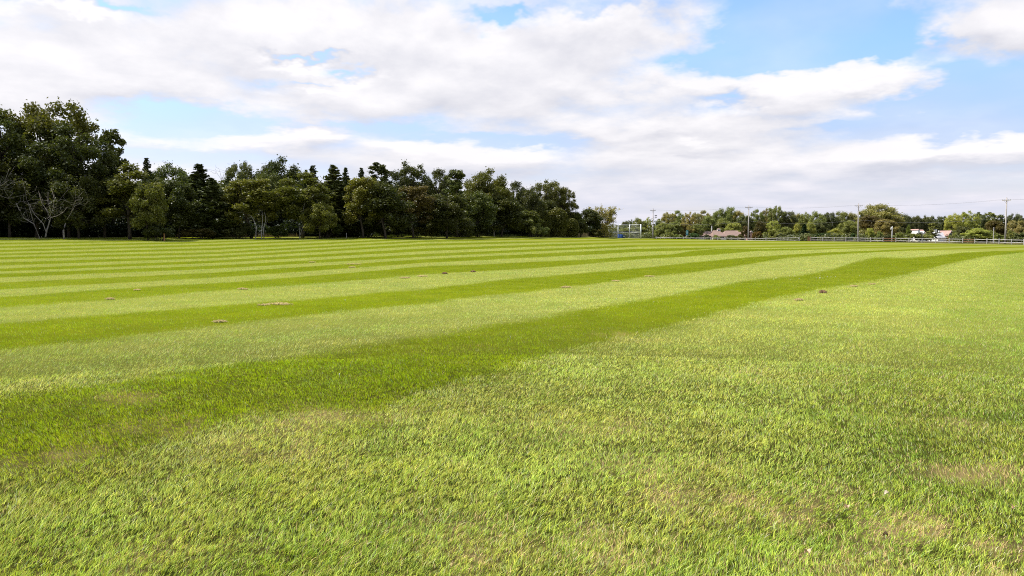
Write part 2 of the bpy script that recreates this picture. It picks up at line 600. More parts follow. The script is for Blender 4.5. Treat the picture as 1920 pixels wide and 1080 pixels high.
# ---- ground sheet
def build_ground():
    a1 = np.radians(np.concatenate([np.arange(-180, -52, 4.0), np.arange(-52, 52.01, .2), np.arange(56, 180, 4.0)]))
    rr = [0.25]
    while rr[-1] < 6000:
        rr.append(rr[-1] * (1.013 if 20 < rr[-1] < 330 else 1.05))
    rr = np.array(rr)
    A, RR = np.meshgrid(a1, rr)
    X, Y = (RR * np.sin(A)).ravel(), (RR * np.cos(A)).ravel()
    Z = ground_z(X, Y)
    na, nr = len(a1), len(rr)
    i, j = np.meshgrid(np.arange(nr - 1), np.arange(na), indexing='ij')
    j2 = (j + 1) % na
    q = np.stack([i * na + j, i * na + j2, (i + 1) * na + j2, (i + 1) * na + j], -1).reshape(-1, 4)[:, ::-1]
    u = band_u(X, Y, Z)
    u = np.where(RR.ravel() > 400, -.5, u)
    # disc at the very centre
    V = np.stack([X, Y, Z], -1)
    V = np.vstack([V, [[0, 0, gz(0, 0.001)]]])
    c = len(V) - 1
    t = np.stack([np.full(na, c), np.arange(na), (np.arange(na) + 1) % na], -1)[:, ::-1]
    azc = np.clip(np.arctan2(X, Y), R(-50), R(52))
    colm = 960 + F * np.tan(azc)
    Db = np.interp(colm, TER[:, 0], TER[:, 1])
    rough_ = sstep((RR.ravel() * np.cos(azc) - Db + .5) / 2.0)
    m, kk = material('field_turf')
    au = kk.n('ShaderNodeAttribute')
    au.attribute_name = 'band'
    ad = kk.n('ShaderNodeAttribute')
    ad.attribute_name = 'dry'
    ar = kk.n('ShaderNodeAttribute')
    ar.attribute_name = 'rough_ground'
    ge = kk.n('ShaderNodeNewGeometry').outputs['Position']
    n1 = kk.noise(ge, .9, 5, .65)
    n2 = kk.noise(ge, 9.0, 5, .7)
    n3 = kk.noise(ge, .12, 4, .6)
    nw = kk.noise(ge, .5, 3, .7)
    uu = kk.m('ADD', au.outputs['Fac'], kk.m('MULTIPLY', kk.m('SUBTRACT', nw, .5), .25))
    sn = kk.m('SINE', kk.m('MULTIPLY', uu, math.pi))
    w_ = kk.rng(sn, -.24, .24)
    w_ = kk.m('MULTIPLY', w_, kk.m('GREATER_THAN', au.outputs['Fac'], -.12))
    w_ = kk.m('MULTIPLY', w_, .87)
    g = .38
    cl = kk.mix(w_, tuple(LIGHT * g), tuple(DARKC * g * .84))  # sheen of the mown bands painted into the sheet colour
    cl = kk.mix(kk.rng(n1, .3, .7), kk.mix(1.0, cl, (.86, .88, .80), 'MULTIPLY'), kk.mix(1.0, cl, (1.16, 1.12, 1.1), 'MULTIPLY'))
    cl = kk.mix(kk.rng(n2, .62, .75), cl, tuple(TAN * .5))
    cl = kk.mix(kk.m('MULTIPLY', kk.rng(n3, .4, .7), .3), cl, (.185, .205, .035))
    wild = kk.mix(kk.rng(n1, .35, .65), (.045, .055, .018), (.16, .13, .06))
    cl = kk.mix(ar.outputs['Fac'], cl, wild)
    # near the viewer the sheet is thatch, blackened to paint shade between blades
    dist = kk.vm('LENGTH', ge, out=1)
    near = kk.rng(dist, 5.0, 22.0, 1.0, 0.0)
    cl = kk.mix(kk.m('MULTIPLY', near, .97), cl, kk.mix(kk.m('MULTIPLY', ad.outputs['Fac'], .9), kk.mix(kk.rng(n2, .4, .6), (.014, .020, .003), (.045, .040, .012)), (.34, .25, .12)))
    bp = kk.n('ShaderNodeBump')
    bp.inputs['Strength'].default_value = .6
    bp.inputs['Distance'].default_value = .05
    kk.t.links.new(n2, bp.inputs['Height'])
    dfu = kk.n('ShaderNodeBsdfDiffuse')
    kk.t.links.new(cl, dfu.inputs[0])
    kk.t.links.new(bp.outputs[0], dfu.inputs['Normal'])
    finish(kk, dfu.outputs[0])
    me = mesh_np('ground', V, q, t, [m], [('band', 'FLOAT', np.append(u, -.5)), ('rough_ground', 'FLOAT', np.append(rough_, 0)), ('dry', 'FLOAT', np.append(patch(X, Y, DRY), 0))], smooth=True)
    o = bpy.data.objects.new('ground', me)
    COL.objects.link(o)
    tag(o, kind='structure')


build_ground()


# ---- grass blades
def build_grass():
    rg = np.random.default_rng(7)
    mat = grass_material()
    az_max = R(40)
    K0, D0, EXQ = 13000.0, 4.0, 1.5
    parts = []
    r_edges = [.5, 1.6, 2.4, 3.2, 4.5, 6, 8, 11, 15, 21, 30, 42, 60, 80, 105]
    for a, b in zip(r_edges[:-1], r_edges[1:]):
        rm = (a + b) / 2
        dens = K0 * min(1.0, (D0 / rm)) ** EXQ * (1 if a > 3 else .5)
        az_max = R(84) if b <= 8 else R(60) if b <= 15 else R(44)
        n = int(dens * az_max * (b * b - a * a))
        r_ = np.sqrt(rg.uniform(a * a, b * b, n))
        t = rg.uniform(-az_max, az_max, n)
        parts.append(np.stack([r_ * np.sin(t), r_ * np.cos(t)], -1))
    P = np.vstack(parts)
    X, Y = P[:, 0], P[:, 1]
    # gather blades into small tufts
    n = len(P)
    tx, ty = vnoise(X * 24, Y * 24, 21), vnoise(X * 24, Y * 24, 22)
    X = X + tx * .022
    Y = Y + ty * .022
    Rr = np.hypot(X, Y)
    # field limit
    azc = np.arctan2(X, Y)
    Db = np.interp(960 + F * np.tan(azc), TER[:, 0], TER[:, 1])
    keep = Y < Db
    X, Y, Rr = X[keep], Y[keep], Rr[keep]
    n = len(X)
    Z = ground_z(X, Y)
    u = band_u(X, Y, Z) + rg.normal(0, .05, n)
    nb_ = vnoise(X * 2.6, Y * 2.6, 51) * .6 + vnoise(X * 9, Y * 9, 52) * .4
    dk = dark_weight(u + .16 * nb_ * np.exp(-Rr / 22)) * (u > -.3)
    dk = dk * (1 - .22 * np.clip(nb_ * 2, 0, 1))
    dry = patch(X, Y, DRY)
    offs = (Y * math.tan(R(32.5)) - X) * math.cos(R(32.5))
    lush = np.maximum(np.maximum(patch(X, Y, LUSH), .42 * sstep((6.5 - Rr) / 3)), .95 * sstep((2.3 - offs + .5 * vnoise(X * .8, Y * .8, 61)) / 1.5) * sstep((Y - 2.5) / 2))
    lush = lush * (1 - .35 * np.clip(vnoise(X * 2.1, Y * 2.1, 62), 0, 1))
    n1 = vnoise(X * .9, Y * .9, 31) * .6 + vnoise(X * 3.1, Y * 3.1, 32) * .4
    n2 = vnoise(X * 7.5, Y * 7.5, 33) * .6 + vnoise(X * 21, Y * 21, 36) * .7
    n3 = vnoise(X * 2.2, Y * 2.2, 34) + .5 * vnoise(X * 6, Y * 6, 35)
    h = .035 * (1 + .20 * n3 + .20 * n2) * rg.uniform(.55, 1.35, n)
    h *= 1 - .35 * dry
    tall = rg.random(n) < .012
    h = np.where(tall, h * 1.7, h)
    w = .0027 * rg.uniform(.6, 1.5, n) * np.maximum(1.0, (Rr / 7.0)) ** .75
    # lean: light bands bend away along the mower's track, dark bands towards the viewer
    track = np.array((math.sin(R(34)), math.cos(R(34))))
    swirl = .6 * vnoise(X * 1.3, Y * 1.3, 41) + .7 * vnoise(X * 4.2, Y * 4.2, 42) + 1.3 * patch(X, Y, LUSH)
    ang0 = np.where(dk > .5, math.atan2(-track[1], -track[0]), math.atan2(track[1] * .5, track[0] * 1.4))
    ang = ang0 + swirl + rg.normal(0, .75, n)
    lean = h * rg.uniform(.25, 1.25, n) * np.where(dk > .5, .75, 1.05)
    lx, ly = np.cos(ang) * lean, np.sin(ang) * lean
    h = h * np.where(lean / h > 1, .72, .92)
    fa = rg.uniform(0, math.pi, n)
    wx, wy = np.cos(fa) * w * .5, np.sin(fa) * w * .5
    # colour
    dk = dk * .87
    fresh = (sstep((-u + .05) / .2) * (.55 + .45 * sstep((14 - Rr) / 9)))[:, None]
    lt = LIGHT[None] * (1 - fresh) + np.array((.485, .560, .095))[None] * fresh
    c = lt * (1 - dk[:, None]) + DARKC[None] * dk[:, None]  # band sheen from blade lean is put into the blade colour
    c = c * (1 - .72 * lush[:, None]) + DEEP[None] * .72 * lush[:, None]
    c = c * (1 + .20 * n1 + .13 * n2)[:, None] * (1.0 + (1.15 * rg.random(n) ** 1.3 - .5) * (.35 + .65 * np.exp(-np.maximum(Rr - 4, 0) / 8)))[:, None]
    hue = (vnoise(X * 1.1, Y * 1.1, 81) * .5 + vnoise(X * 2.9, Y * 2.9, 82) * .5 + .3 * vnoise(X * .3, Y * .3, 83))[:, None]
    c = c * (1 + hue * (1 - .75 * dk[:, None]) * np.array((.20, .04, .18))[None])
    yel = rg.random(n)[:, None]
    c = c * (1 + (yel - .5) * np.array((.35, .05, -.4))[None])
    pd = np.clip(.045 * (1 - .8 * dk) + .8 * dry + .04 * np.clip(n3, 0, 1) * (1 - dk), 0, .9)
    isd = (rg.random(n) < pd)[:, None]
    c = np.where(isd, TAN[None] * rg.uniform(.6, 1.35, n)[:, None], c)
    cool = (rg.random(n) < .16 * (1 - .8 * dk) * (1 - .5 * fresh[:, 0]))[:, None]
    c = np.where(cool & ~isd, np.where(rg.random(n)[:, None] < .5, np.array((.30, .40, .18)), np.array((.62, .60, .34))) * rg.uniform(.6, 1.3, n)[:, None], c)  # the pale half of these blades paints in whitish highlights
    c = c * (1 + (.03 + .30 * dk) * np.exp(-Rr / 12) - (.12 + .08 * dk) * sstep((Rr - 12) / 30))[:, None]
    c = np.clip(c, 0.004, .9)
    nearm = Rr < 11
    vs, qs, ts, cs = [], [], [], []
    base = 0
    # near blades: bent, five vertices
    i = np.where(nearm)[0]
    if len(i):
        x, y, z, hh = X[i], Y[i], Z[i] - .004, h[i]
        a_ = np.stack([x - wx[i], y - wy[i], z], -1)
        b_ = np.stack([x + wx[i], y + wy[i], z], -1)
        mx, my = x + lx[i] * .32, y + ly[i] * .32
        c_ = np.stack([mx + wx[i] * .85, my + wy[i] * .85, z + hh * .62], -1)
        d_ = np.stack([mx - wx[i] * .85, my - wy[i] * .85, z + hh * .62], -1)
        e_ = np.stack([x + lx[i], y + ly[i], z + hh], -1)
        vs.append(np.stack([a_, b_, c_, d_, e_], 1).reshape(-1, 3))
        kx = np.arange(len(i)) * 5
        qs.append(np.stack([kx, kx + 1, kx + 2, kx + 3], -1))
        ts.append(np.stack([kx + 3, kx + 2, kx + 4], -1))
        cs.append(np.repeat(c[i], 5, axis=0))
        base = len(i) * 5
    i = np.where(~nearm)[0]
    x, y, z, hh = X[i], Y[i], Z[i] - .006, h[i]
    a_ = np.stack([x - wx[i], y - wy[i], z], -1)
    b_ = np.stack([x + wx[i], y + wy[i], z], -1)
    e_ = np.stack([x + lx[i], y + ly[i], z + hh * 1.15], -1)
    vs.append(np.stack([a_, b_, e_], 1).reshape(-1, 3))
    kx = base + np.arange(len(i)) * 3
    ts.append(np.stack([kx, kx + 1, kx + 2], -1))
    cs.append(np.repeat(c[i], 3, axis=0))
    V = np.vstack(vs)
    Cc = np.vstack(cs)
    Cc = np.hstack([Cc, np.ones((len(Cc), 1))])
    me = mesh_np('grass', V, np.vstack(qs), np.vstack(ts), [mat], [('tone', 'FLOAT_COLOR', Cc)])
    o = bpy.data.objects.new('grass', me)
    COL.objects.link(o)
    tag(o, 'short mown grass in pale and dark green stripes', 'grass', kind='stuff')
    print('blades', n)
    return mat


GRASS_MAT = build_grass()

# ------------------------------------------------------------------ trees
BARK = simple('bark', (.10, .08, .06), (.05, .04, .03), 6, .9, .1, stretch=(1, 1, .3))
BIRCH = simple('pale_bark', (.42, .38, .34), (.20, .18, .16), 5, .8, .15, stretch=(1, 1, 2))
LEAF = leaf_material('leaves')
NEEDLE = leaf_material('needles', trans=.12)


def leaves_mesh(name, C, size, rg, up=.4, mat=None, flat=1.0, elong=1.5):
    """leaf-sized quads centred at C (n,3)"""
    n = len(C)
    nrm = rg.normal(0, 1, (n, 3))
    nrm[:, 2] = np.abs(nrm[:, 2]) + up
    nrm /= np.linalg.norm(nrm, axis=1)[:, None]
    a = np.cross(nrm, rg.normal(0, 1, (n, 3)))
    a /= (np.linalg.norm(a, axis=1)[:, None] + 1e-6)
    b = np.cross(nrm, a)
    s = size * rg.uniform(.55, 1.35, n)[:, None]
    a, b = a * s * elong * .5, b * s * .5
    k1 = rg.uniform(-.3, .3, n)[:, None]
    V = np.stack([C - a, C - b + a * k1, C + a, C + b - a * k1], 1).reshape(-1, 3)
    q = np.arange(n * 4).reshape(-1, 4)
    sh = np.repeat(rg.random(n), 4)
    return mesh_np(name, V, q, None, [mat or LEAF], [('shade', 'FLOAT', sh)])


def crown_points(rg, blobs, n):
    """leaf centres spread through clumps; blobs rows: x,y,z,r"""
    B = np.array(blobs)
    wgt = B[:, 3] ** 2.3
    idx = rg.choice(len(B), n, p=wgt / wgt.sum())
    d = rg.normal(0, 1, (n, 3))
    d /= np.linalg.norm(d, axis=1)[:, None]
    rad = rg.random(n) ** .42
    rad = rad * (1 + .12 * np.clip(rg.normal(0, 1, n), -2, 2))
    P = B[idx, :3] + d * (B[idx, 3] * rad)[:, None] * np.array((1, 1, .72))
    return P


def limb(mb, p0, p1, r0, r1, rg, sag=.12, n=5):
    p0, p1 = np.array(p0, float), np.array(p1, float)
    L = np.linalg.norm(p1 - p0)
    pts, rads = [], []
    off = rg.normal(0, 1, 3) * L * sag
    for i in range(n):
        t = i / (n - 1)
        p = p0 * (1 - t) + p1 * t + off * math.sin(math.pi * t) + np.array((0, 0, -.1 * L * t * (1 - t)))
        pts.append(p)
        rads.append(r0 * (1 - t) + r1 * t)
    mb.tube(pts, rads, 5)


def proto(kind, seed):
    """returns (trunk mesh, crown mesh, height, half width) of a tree standing at the origin"""
    rg = np.random.default_rng(seed)
    mb = MB()
    bark = BARK
    if kind in ('oak', 'gappy', 'low', 'slim'):
        H = {'oak': 14, 'gappy': 14, 'low': 11, 'slim': 13}[kind]
        hw = {'oak': 5.6, 'gappy': 5.4, 'low': 4.6, 'slim': 3.3}[kind]
        z0 = {'oak': .16, 'gappy': .22, 'low': .03, 'slim': .10}[kind] * H
        nb = {'oak': 60, 'gappy': 64, 'low': 50, 'slim': 40}[kind]
        nl = {'oak': 24000, 'gappy': 14000, 'low': 20000, 'slim': 15000}[kind]
        br = {'oak': 1.5, 'gappy': 1.12, 'low': 1.3, 'slim': 1.05}[kind]
        blobs = []
        cz = (H + z0) / 2
        rh = (H - z0) / 2
        for i in range(nb):
            gz_ = 1 - 1.75 * (i + .5) / nb
            ga = i * 2.39996 + rg.uniform(-.4, .4)
            gr = math.sqrt(max(0, 1 - gz_ * gz_))
            d = np.array((math.cos(ga) * gr, math.sin(ga) * gr, gz_)) + rg.normal(0, .13, 3)
            d /= np.linalg.norm(d)
            rad = rg.uniform(.72, .97)
            if i % 4 == 0:
                rad = rg.uniform(.1, .5)
            zz = cz + d[2] * rad * (rh - br * .35)
            tz = (zz - z0) / (H - z0)
            wide = 1.12 if kind != 'low' else 1.2 - .25 * tz
            r_ = br * rg.uniform(.55, 1.2)
            blobs.append((d[0] * rad * (hw - r_ * .6) * wide, d[1] * rad * (hw - r_ * .6) * wide, zz, r_))
        top = max(b[2] + b[3] * .72 for b in blobs)
        P = crown_points(rg, blobs, nl)
        # stray leaves on twig ends make the outline uneven
        m_ = nl // 9
        B = np.array(blobs)
        idx = rg.integers(0, len(B), m_)
        d = np.clip(rg.normal(0, 1, (m_, 3)), -1.5, 1.5)
        P2 = B[idx, :3] + d * B[idx, 3:4] * .62
        P = np.vstack([P, P2])
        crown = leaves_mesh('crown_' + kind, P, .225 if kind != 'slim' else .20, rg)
        lean = rg.normal(0, .5, 2)
        fork = np.array((lean[0], lean[1], H * .42))
        mb.tube([(0, 0, -.4), (lean[0] * .2, lean[1] * .2, H * .14), fork, (lean[0] * 1.6, lean[1] * 1.6, H * .8)], [.22, .18, .14, .04], 7)
        for b in sorted(blobs, key=lambda b: -b[3])[:22]:
            t = min(.9, max(.3, b[2] / H - .18))
            s0 = fork * (t / .42 if t < .42 else 1) + (np.array((lean[0] * .9, lean[1] * .9, H * (t - .42))) if t >= .42 else 0)
            limb(mb, s0, b[:3], .10, .03, rg)
        hwr = np.percentile(np.abs(P[:, 0]), 98)
        top = np.percentile(P[:, 2], 99.7)
    elif kind == 'cedar':
        H, hw = 12, 2.2
        P = []
        mb.tube([(0, 0, -.3), (.05, 0, H * .5), (0, .05, H * .98)], [.22, .13, .015], 6)
        z = .5
        while z < H - .25:
            t = z / H
            reach = hw * ((1 - t) ** .95 + .03) * (1 if t > .12 else .6 + 3 * t) * (1 + .25 * math.sin(z * 5 + seed))
            for q in range(int(5 + 5 * (1 - t))):
                a = rg.uniform(0, 2 * math.pi)
                L = reach * rg.uniform(.55, 1.15) + .12
                e = np.array((math.cos(a) * L, math.sin(a) * L, z + L * rg.uniform(.1, .7)))
                s0 = np.array((0, 0, z))
                if q < 3 and L > .7:
                    limb(mb, s0, e, .03, .01, rg, .05, 3)
                nn = int(26 * L + 6)
                tt = rg.random(nn) ** .6
                pts = s0 + (e - s0) * tt[:, None] + rg.normal(0, 1, (nn, 3)) * np.array((.16, .16, .09)) * (1.15 - t) * (1.25 - .5 * tt[:, None])
                P.append(pts)
            z += .26
        P = np.vstack(P)
        crown = leaves_mesh('crown_cedar', P, .19, rg, .1, NEEDLE, elong=2.0)
        hwr = np.percentile(np.abs(P[:, 0]), 98)
        top = P[:, 2].max()
    elif kind == 'pine':
        H, hw = 13, 3.6
        P = []
        mb.tube([(0, 0, -.3), (.2, 0, H * .5), (.1, .1, H * .97)], [.25, .16, .03], 6)
        for i in range(46):
            t = rg.uniform(.22, .97)
            a = rg.uniform(0, 2 * math.pi)
            L = hw * (1.12 - t) ** .6 * rg.uniform(.45, 1.0)
            s0 = np.array((.15, .05, t * H))
            e = s0 + np.array((math.cos(a) * L, math.sin(a) * L, L * rg.uniform(.1, .6)))
            limb(mb, s0, e, .06, .02, rg, .08, 4)
            for c_ in range(4):
                cc = s0 + (e - s0) * rg.uniform(.4, 1.05) + rg.normal(0, .2, 3)
                nn = 55
                dd = rg.normal(0, 1, (nn, 3))
                dd /= np.linalg.norm(dd, axis=1)[:, None]
                P.append(cc + dd * rg.uniform(.1, .62, (nn, 1)) * np.array((1, 1, .6)))
        P = np.vstack(P)
        crown = leaves_mesh('crown_pine', P, .22, rg, .2, NEEDLE, elong=1.9)
        hwr = np.percentile(np.abs(P[:, 0]), 98)
        top = P[:, 2].max()
    elif kind == 'shrub':
        H, hw = 3.2, 2.2
        blobs = []
        for i in range(26):
            a, rr_ = rg.uniform(0, 2 * math.pi), hw * .8 * math.sqrt(rg.random())
            zt = (H - .5) * math.sqrt(max(.05, 1 - (rr_ / hw) ** 2)) * rg.uniform(.35, 1.0)
            blobs.append((math.cos(a) * rr_, math.sin(a) * rr_, zt, rg.uniform(.35, .65)))
        P = crown_points(rg, blobs, 5200)
        P = P[P[:, 2] > .02]
        crown = leaves_mesh('crown_shrub', P, .16, rg)
        for b in blobs[:12]:
            limb(mb, (b[0] * .15, b[1] * .15, -.1), b[:3], .05, .015, rg, .08, 4)
        hwr = np.percentile(np.abs(P[:, 0]), 98)
        top = np.percentile(P[:, 2], 99.5)
    elif kind == 'twiggy':
        # thinly leaved small tree, bare twigs standing out of the crown
        H, hw = 8.5, 3.6
        P = []
        for s_ in range(5):
            a = s_ * 1.3 + rg.uniform(-.3, .3)
            base = np.array((math.cos(a) * .25, math.sin(a) * .25, 0))
            mid = np.array((math.cos(a) * 1.0, math.sin(a) * 1.0, H * .4))
            limb(mb, base - (0, 0, .2), mid, .11, .07, rg, .06)
            for q in range(9):
                aa = a + rg.uniform(-1.2, 1.2)
                L = rg.uniform(.5, 1)
                e = mid + np.array((math.cos(aa) * hw * .75 * L, math.sin(aa) * hw * .75 * L, H * .56 * rg.uniform(.2, 1.0)))
                limb(mb, mid, e, .05, .012, rg, .1)
                for w_ in range(4):
                    p0 = mid + (e - mid) * rg.uniform(.4, .95)
                    p1 = p0 + rg.normal(0, .5, 3) + (0, 0, .5)
                    limb(mb, p0, p1, .02, .008, rg, .05, 3)
                    nn = 26
                    P.append(p0 + (p1 - p0) * rg.random((nn, 1)) * .9 + rg.normal(0, .18, (nn, 3)))
        for i in range(30):
            c_ = np.array((rg.normal(0, 1.2), rg.normal(0, 1.2), rg.uniform(.5, 3.6)))
            P.append(c_ + rg.normal(0, .5, (80, 3)))
        P = np.vstack(P)
        crown = leaves_mesh('crown_twiggy', P, .2, rg)
        hwr = np.percentile(np.abs(P[:, 0]), 98)
        top = P[:, 2].max()
    me = mb.build('trunk_' + kind, bark, None, True)
    tm = me.data
    bpy.data.objects.remove(me)
    return tm, crown, float(top), float(hwr)


PROTO = {}
for kd, seeds in {'oak': (1, 2, 3, 4), 'gappy': (11, 12, 13), 'low': (21, 22, 23), 'slim': (31, 32), 'cedar': (41, 42), 'pine': (51, 52), 'shrub': (61, 62, 63), 'twiggy': (71,)}.items():
    PROTO[kd] = [proto(kd, s_) for s_ in seeds]

TREE_COUNT = [0]
rt = random.Random(5)


# foliage colours
DKG = (.070, .076, .023)
MID = (.090, .102, .027)
OLV = (.112, .112, .029)
YEL = (.150, .150, .034)
CED = (.056, .066, .022)
BRN = (.125, .10, .038)
FARG = (.23, .245, .085)
FARO = (.29, .25, .105)
FARY = (.36, .36, .10)
FARD = (.13, .14, .065)


def tree(px, top, hw, D, kind, colr, label, group, name=None, cat='tree', rot=None, pale=False, wid=1.0):
    x, y, z = at(px, D)
    i = TREE_COUNT[0]
    TREE_COUNT[0] += 1
    P = PROTO[kind][i % len(PROTO[kind])]
    Hm = height_at(top, D) - z
    sc = max(.4, Hm) / P[2]
    sw = (hw / F * D) / P[3]
    name = name or {'cedar': 'cedar_tree', 'pine': 'pine_tree', 'shrub': 'shrub'}.get(kind, 'broadleaf_tree')
    root = empty(name, (x, y, z - .05), label, cat, group, rot if rot is not None else rt.uniform(0, 6.28))
    # parts carry the size so that the trunk does not widen with the crown more than it should
    for nm, me in (('trunk', P[0]), ('crown', P[1])):
        if pale and nm == 'trunk':
            me = me.copy()
            me.materials[0] = BIRCH
        o = bpy.data.objects.new(nm, me)
        o.parent = root
        o.scale = (sw, sw, sc)
        if nm == 'crown':
            j = rt.uniform(.88, 1.12)
            o.color = (colr[0] * j * rt.uniform(.94, 1.06), colr[1] * j, colr[2] * j * rt.uniform(.9, 1.1), 1)
        COL.objects.link(o)
    return root


GL = 'trees of the woodland edge on the left'
WOOD = [
    # off the left edge
    (-330, 215, 90, 84, 'oak', DKG, 'dark oak beyond the left edge, outermost of the woodland edge'),
    (-215, 190, 90, 86, 'oak', DKG, 'broad dark oak next to the outermost one, off the left edge'),
    (-95, 212, 80, 88, 'gappy', DKG, 'dark oak just off the left edge of the photo'),
    (-2, 203, 72, 95, 'gappy', MID, 'open airy oak cut by the left edge, sky showing through its crown'),
    (20, 330, 60, 91, 'low', DKG, 'low dark tree under the airy oak at the left edge'),
    (112, 195, 80, 99, 'gappy', OLV, 'tallest oak of the photo, broad rounded crown at the left'),
    (130, 236, 72, 94, 'gappy', DKG, 'dark oak filling the lower crown of the tallest oak'),
    (70, 290, 70, 93, 'low', DKG, 'dark low tree behind the white bare branches'),
    (150, 330, 50, 91, 'low', DKG, 'dark low tree right of the white bare branches'),
    (214, 242, 36, 102, 'pine', MID, 'narrow ragged pine just right of the tallest oak'),
    (198, 300, 42, 95, 'slim', DKG, 'dark slim tree under the ragged pine'),
    (241, 297, 14, 112, 'cedar', CED, 'thin dark spire right of the ragged pine'),
    (245, 308, 52, 92, 'slim', OLV, 'olive tree leaning out over the field, left of the yellowish crown'),
    (279, 346, 32, 90, 'low', YEL, 'yellowish green low crown brightest in the left part of the wood'),
    (281, 296, 24, 112, 'cedar', CED, 'small dark cedar tip on the skyline right of the thin spire'),
    (322, 309, 46, 114, 'oak', MID, 'rounded green oak on the skyline right of the small cedar tip'),
    (337, 340, 42, 98, 'low', DKG, 'dark brownish low tree in front of the rounded oak'),
    (378, 307, 50, 106, 'cedar', CED, 'large dark cedar with ragged double tip'),
    (400, 333, 38, 100, 'cedar', CED, 'dark cedar sloping down on the right of the double tipped cedar'),
    (432, 330, 22, 118, 'cedar', CED, 'dark narrow cedar in the dip of the skyline'),
    (453, 306, 30, 124, 'gappy', OLV, 'small airy oak crown right of the dip in the skyline'),
    (473, 337, 46, 101, 'slim', YEL, 'pale yellow-green tree on thin white trunks'),
    (505, 325, 30, 114, 'oak', MID, 'green crown between the pale tree and the round oak'),
    (527, 299, 48, 126, 'oak', DKG, 'round topped oak, highest crown in the middle of the wood'),
    (568, 324, 50, 104, 'slim', OLV, 'tall olive tree with a thin trunk below the round topped oak'),
    (600, 380, 30, 101, 'low', YEL, 'small pale leafy tree low in front of the tall olive tree'),
    (590, 310, 26, 120, 'cedar', CED, 'cedar spike just right of the round topped oak'),
    (577, 318, 16, 122, 'cedar', CED, 'smaller cedar spike touching the round topped oak'),
    (628, 309, 42, 110, 'cedar', MID, 'wide green cedar right of the two spikes'),
    (650, 314, 22, 112, 'cedar', CED, 'darker cedar against the side of the wide green cedar'),
    (679, 315, 20, 122, 'cedar', CED, 'thin cedar spire alone on the skyline right of the wide cedar'),
    (682, 334, 34, 106, 'slim', YEL, 'yellow-green tree below the lone thin spire'),
    (718, 303, 30, 114, 'pine', DKG, 'dark pine with fanned out upper branches'),
    (724, 345, 50, 106, 'low', DKG, 'broad dark bushy tree below the fanned out pine'),
    (768, 305, 40, 122, 'gappy', DKG, 'see-through oak right of the fanned out pine'),
    (776, 350, 34, 110, 'slim', BRN, 'brownish tree below the see-through oak'),
    (822, 318, 30, 126, 'gappy', DKG, 'second see-through crown, narrower, left of the dense green one'),
    (857, 317, 32, 119, 'pine', MID, 'dense green pine right of the narrower see-through crown'),
    (838, 365, 44, 113, 'low', DKG, 'dark bushy tree at the foot of the dense green pine'),
    (914, 320, 46, 134, 'oak', OLV, 'large domed oak near the middle of the photo'),
    (895, 360, 34, 126, 'low', MID, 'green low tree left below the domed oak'),
    (940, 370, 42, 132, 'low', DKG, 'dark low tree right below the domed oak'),
    (966, 341, 26, 150, 'gappy', DKG, 'dark feathery crown right of the domed oak'),
    (995, 352, 26, 148, 'oak', DKG, 'dark crown in the notch left of the airy skyline tree'),
    (1028, 339, 30, 160, 'gappy', OLV, 'airy tree standing highest near the right end of the wood'),
    (1056, 352, 24, 160, 'gappy', OLV, 'sparse tree sloping down right of the airy one'),
    (978, 395, 36, 142, 'low', MID, 'mid green bushy tree near the right end of the wood'),
    (1018, 376, 30, 156, 'low', DKG, 'dark crown above the vine covered mounds'),
    (1072, 398, 22, 160, 'low', MID, 'small green tree just right of the vine covered mounds'),
    (1102, 392, 25, 170, 'low', DKG, 'dark round tree second from the right end of the wood'),
    (1128, 383, 25, 174, 'twiggy', FARO, 'thin pale leaved tree with bare twigs at the right end of the wood'),
]
PALE = set()
for w_ in WOOD:
    tree(*w_, GL, pale=w_[6] in PALE)

# the closed wood behind and under the edge: nobody could count its crowns
def mass(name, spots, label, cat, seed, leaf=.34, per=900, colr=DKG):
    rg = np.random.default_rng(seed)
    P = []
    for (x, y, z0, h, w) in spots:
        nb = max(3, int(h * 1.3))
        for b in range(nb):
            c = np.array((x + rg.normal(0, w * .4), y + rg.normal(0, w * .4), z0 + h * rg.random() ** .8))
            n = int(per / nb)
            d = rg.normal(0, 1, (n, 3))
            d /= np.linalg.norm(d, axis=1)[:, None]
            P.append(c + d * (rg.random((n, 1)) ** .4) * w * .5 * np.array((1, 1, .7)))
    P = np.vstack(P)
    me = leaves_mesh(name, P, leaf, rg)
    o = bpy.data.objects.new(name, me)
    o.color = (*colr, 1)
    COL.objects.link(o)
    tag(o, label, cat, kind='stuff')
    return o


rm = random.Random(9)
SKY = [(-400, 240), (-250, 220), (-100, 290), (0, 330), (60, 325), (170, 318), (210, 322), (250, 325), (330, 325), (420, 340), (470, 335), (530, 322), (640, 332), (720, 335), (800, 340), (860, 338), (920, 340), (970, 362), (1040, 375), (1090, 412), (1112, 425)]
spots = []
for i in range(330):
    px = rm.uniform(-420, 1112)
    Db = float(np.interp(px, TER[:, 0], TER[:, 1]))
    D = Db + rm.uniform(10, 34)
    top = float(np.interp(px, [q[0] for q in SKY], [q[1] for q in SKY])) + rm.uniform(2, 26)
    x, y, z = at(px, D)
    spots.append((x, y, z, max(1.5, height_at(top, D) - z - 1.2), 4.2))
mass('woodland', spots, 'dark mass of the wood behind the trees of its edge', 'woodland', 3, .42, 1100, DKG)
spots = []
for i in range(250):
    px = rm.uniform(-420, 1112)
    Db = float(np.interp(px, TER[:, 0], TER[:, 1]))
    x, y, z = at(px, Db + rm.uniform(3.0, 9))
    spots.append((x, y, z, rm.uniform(1.2, 3.6), 2.3))
mass('undergrowth', spots, 'dark brush filling the foot of the wood', 'undergrowth', 4, .22, 420, (.026, .036, .013))

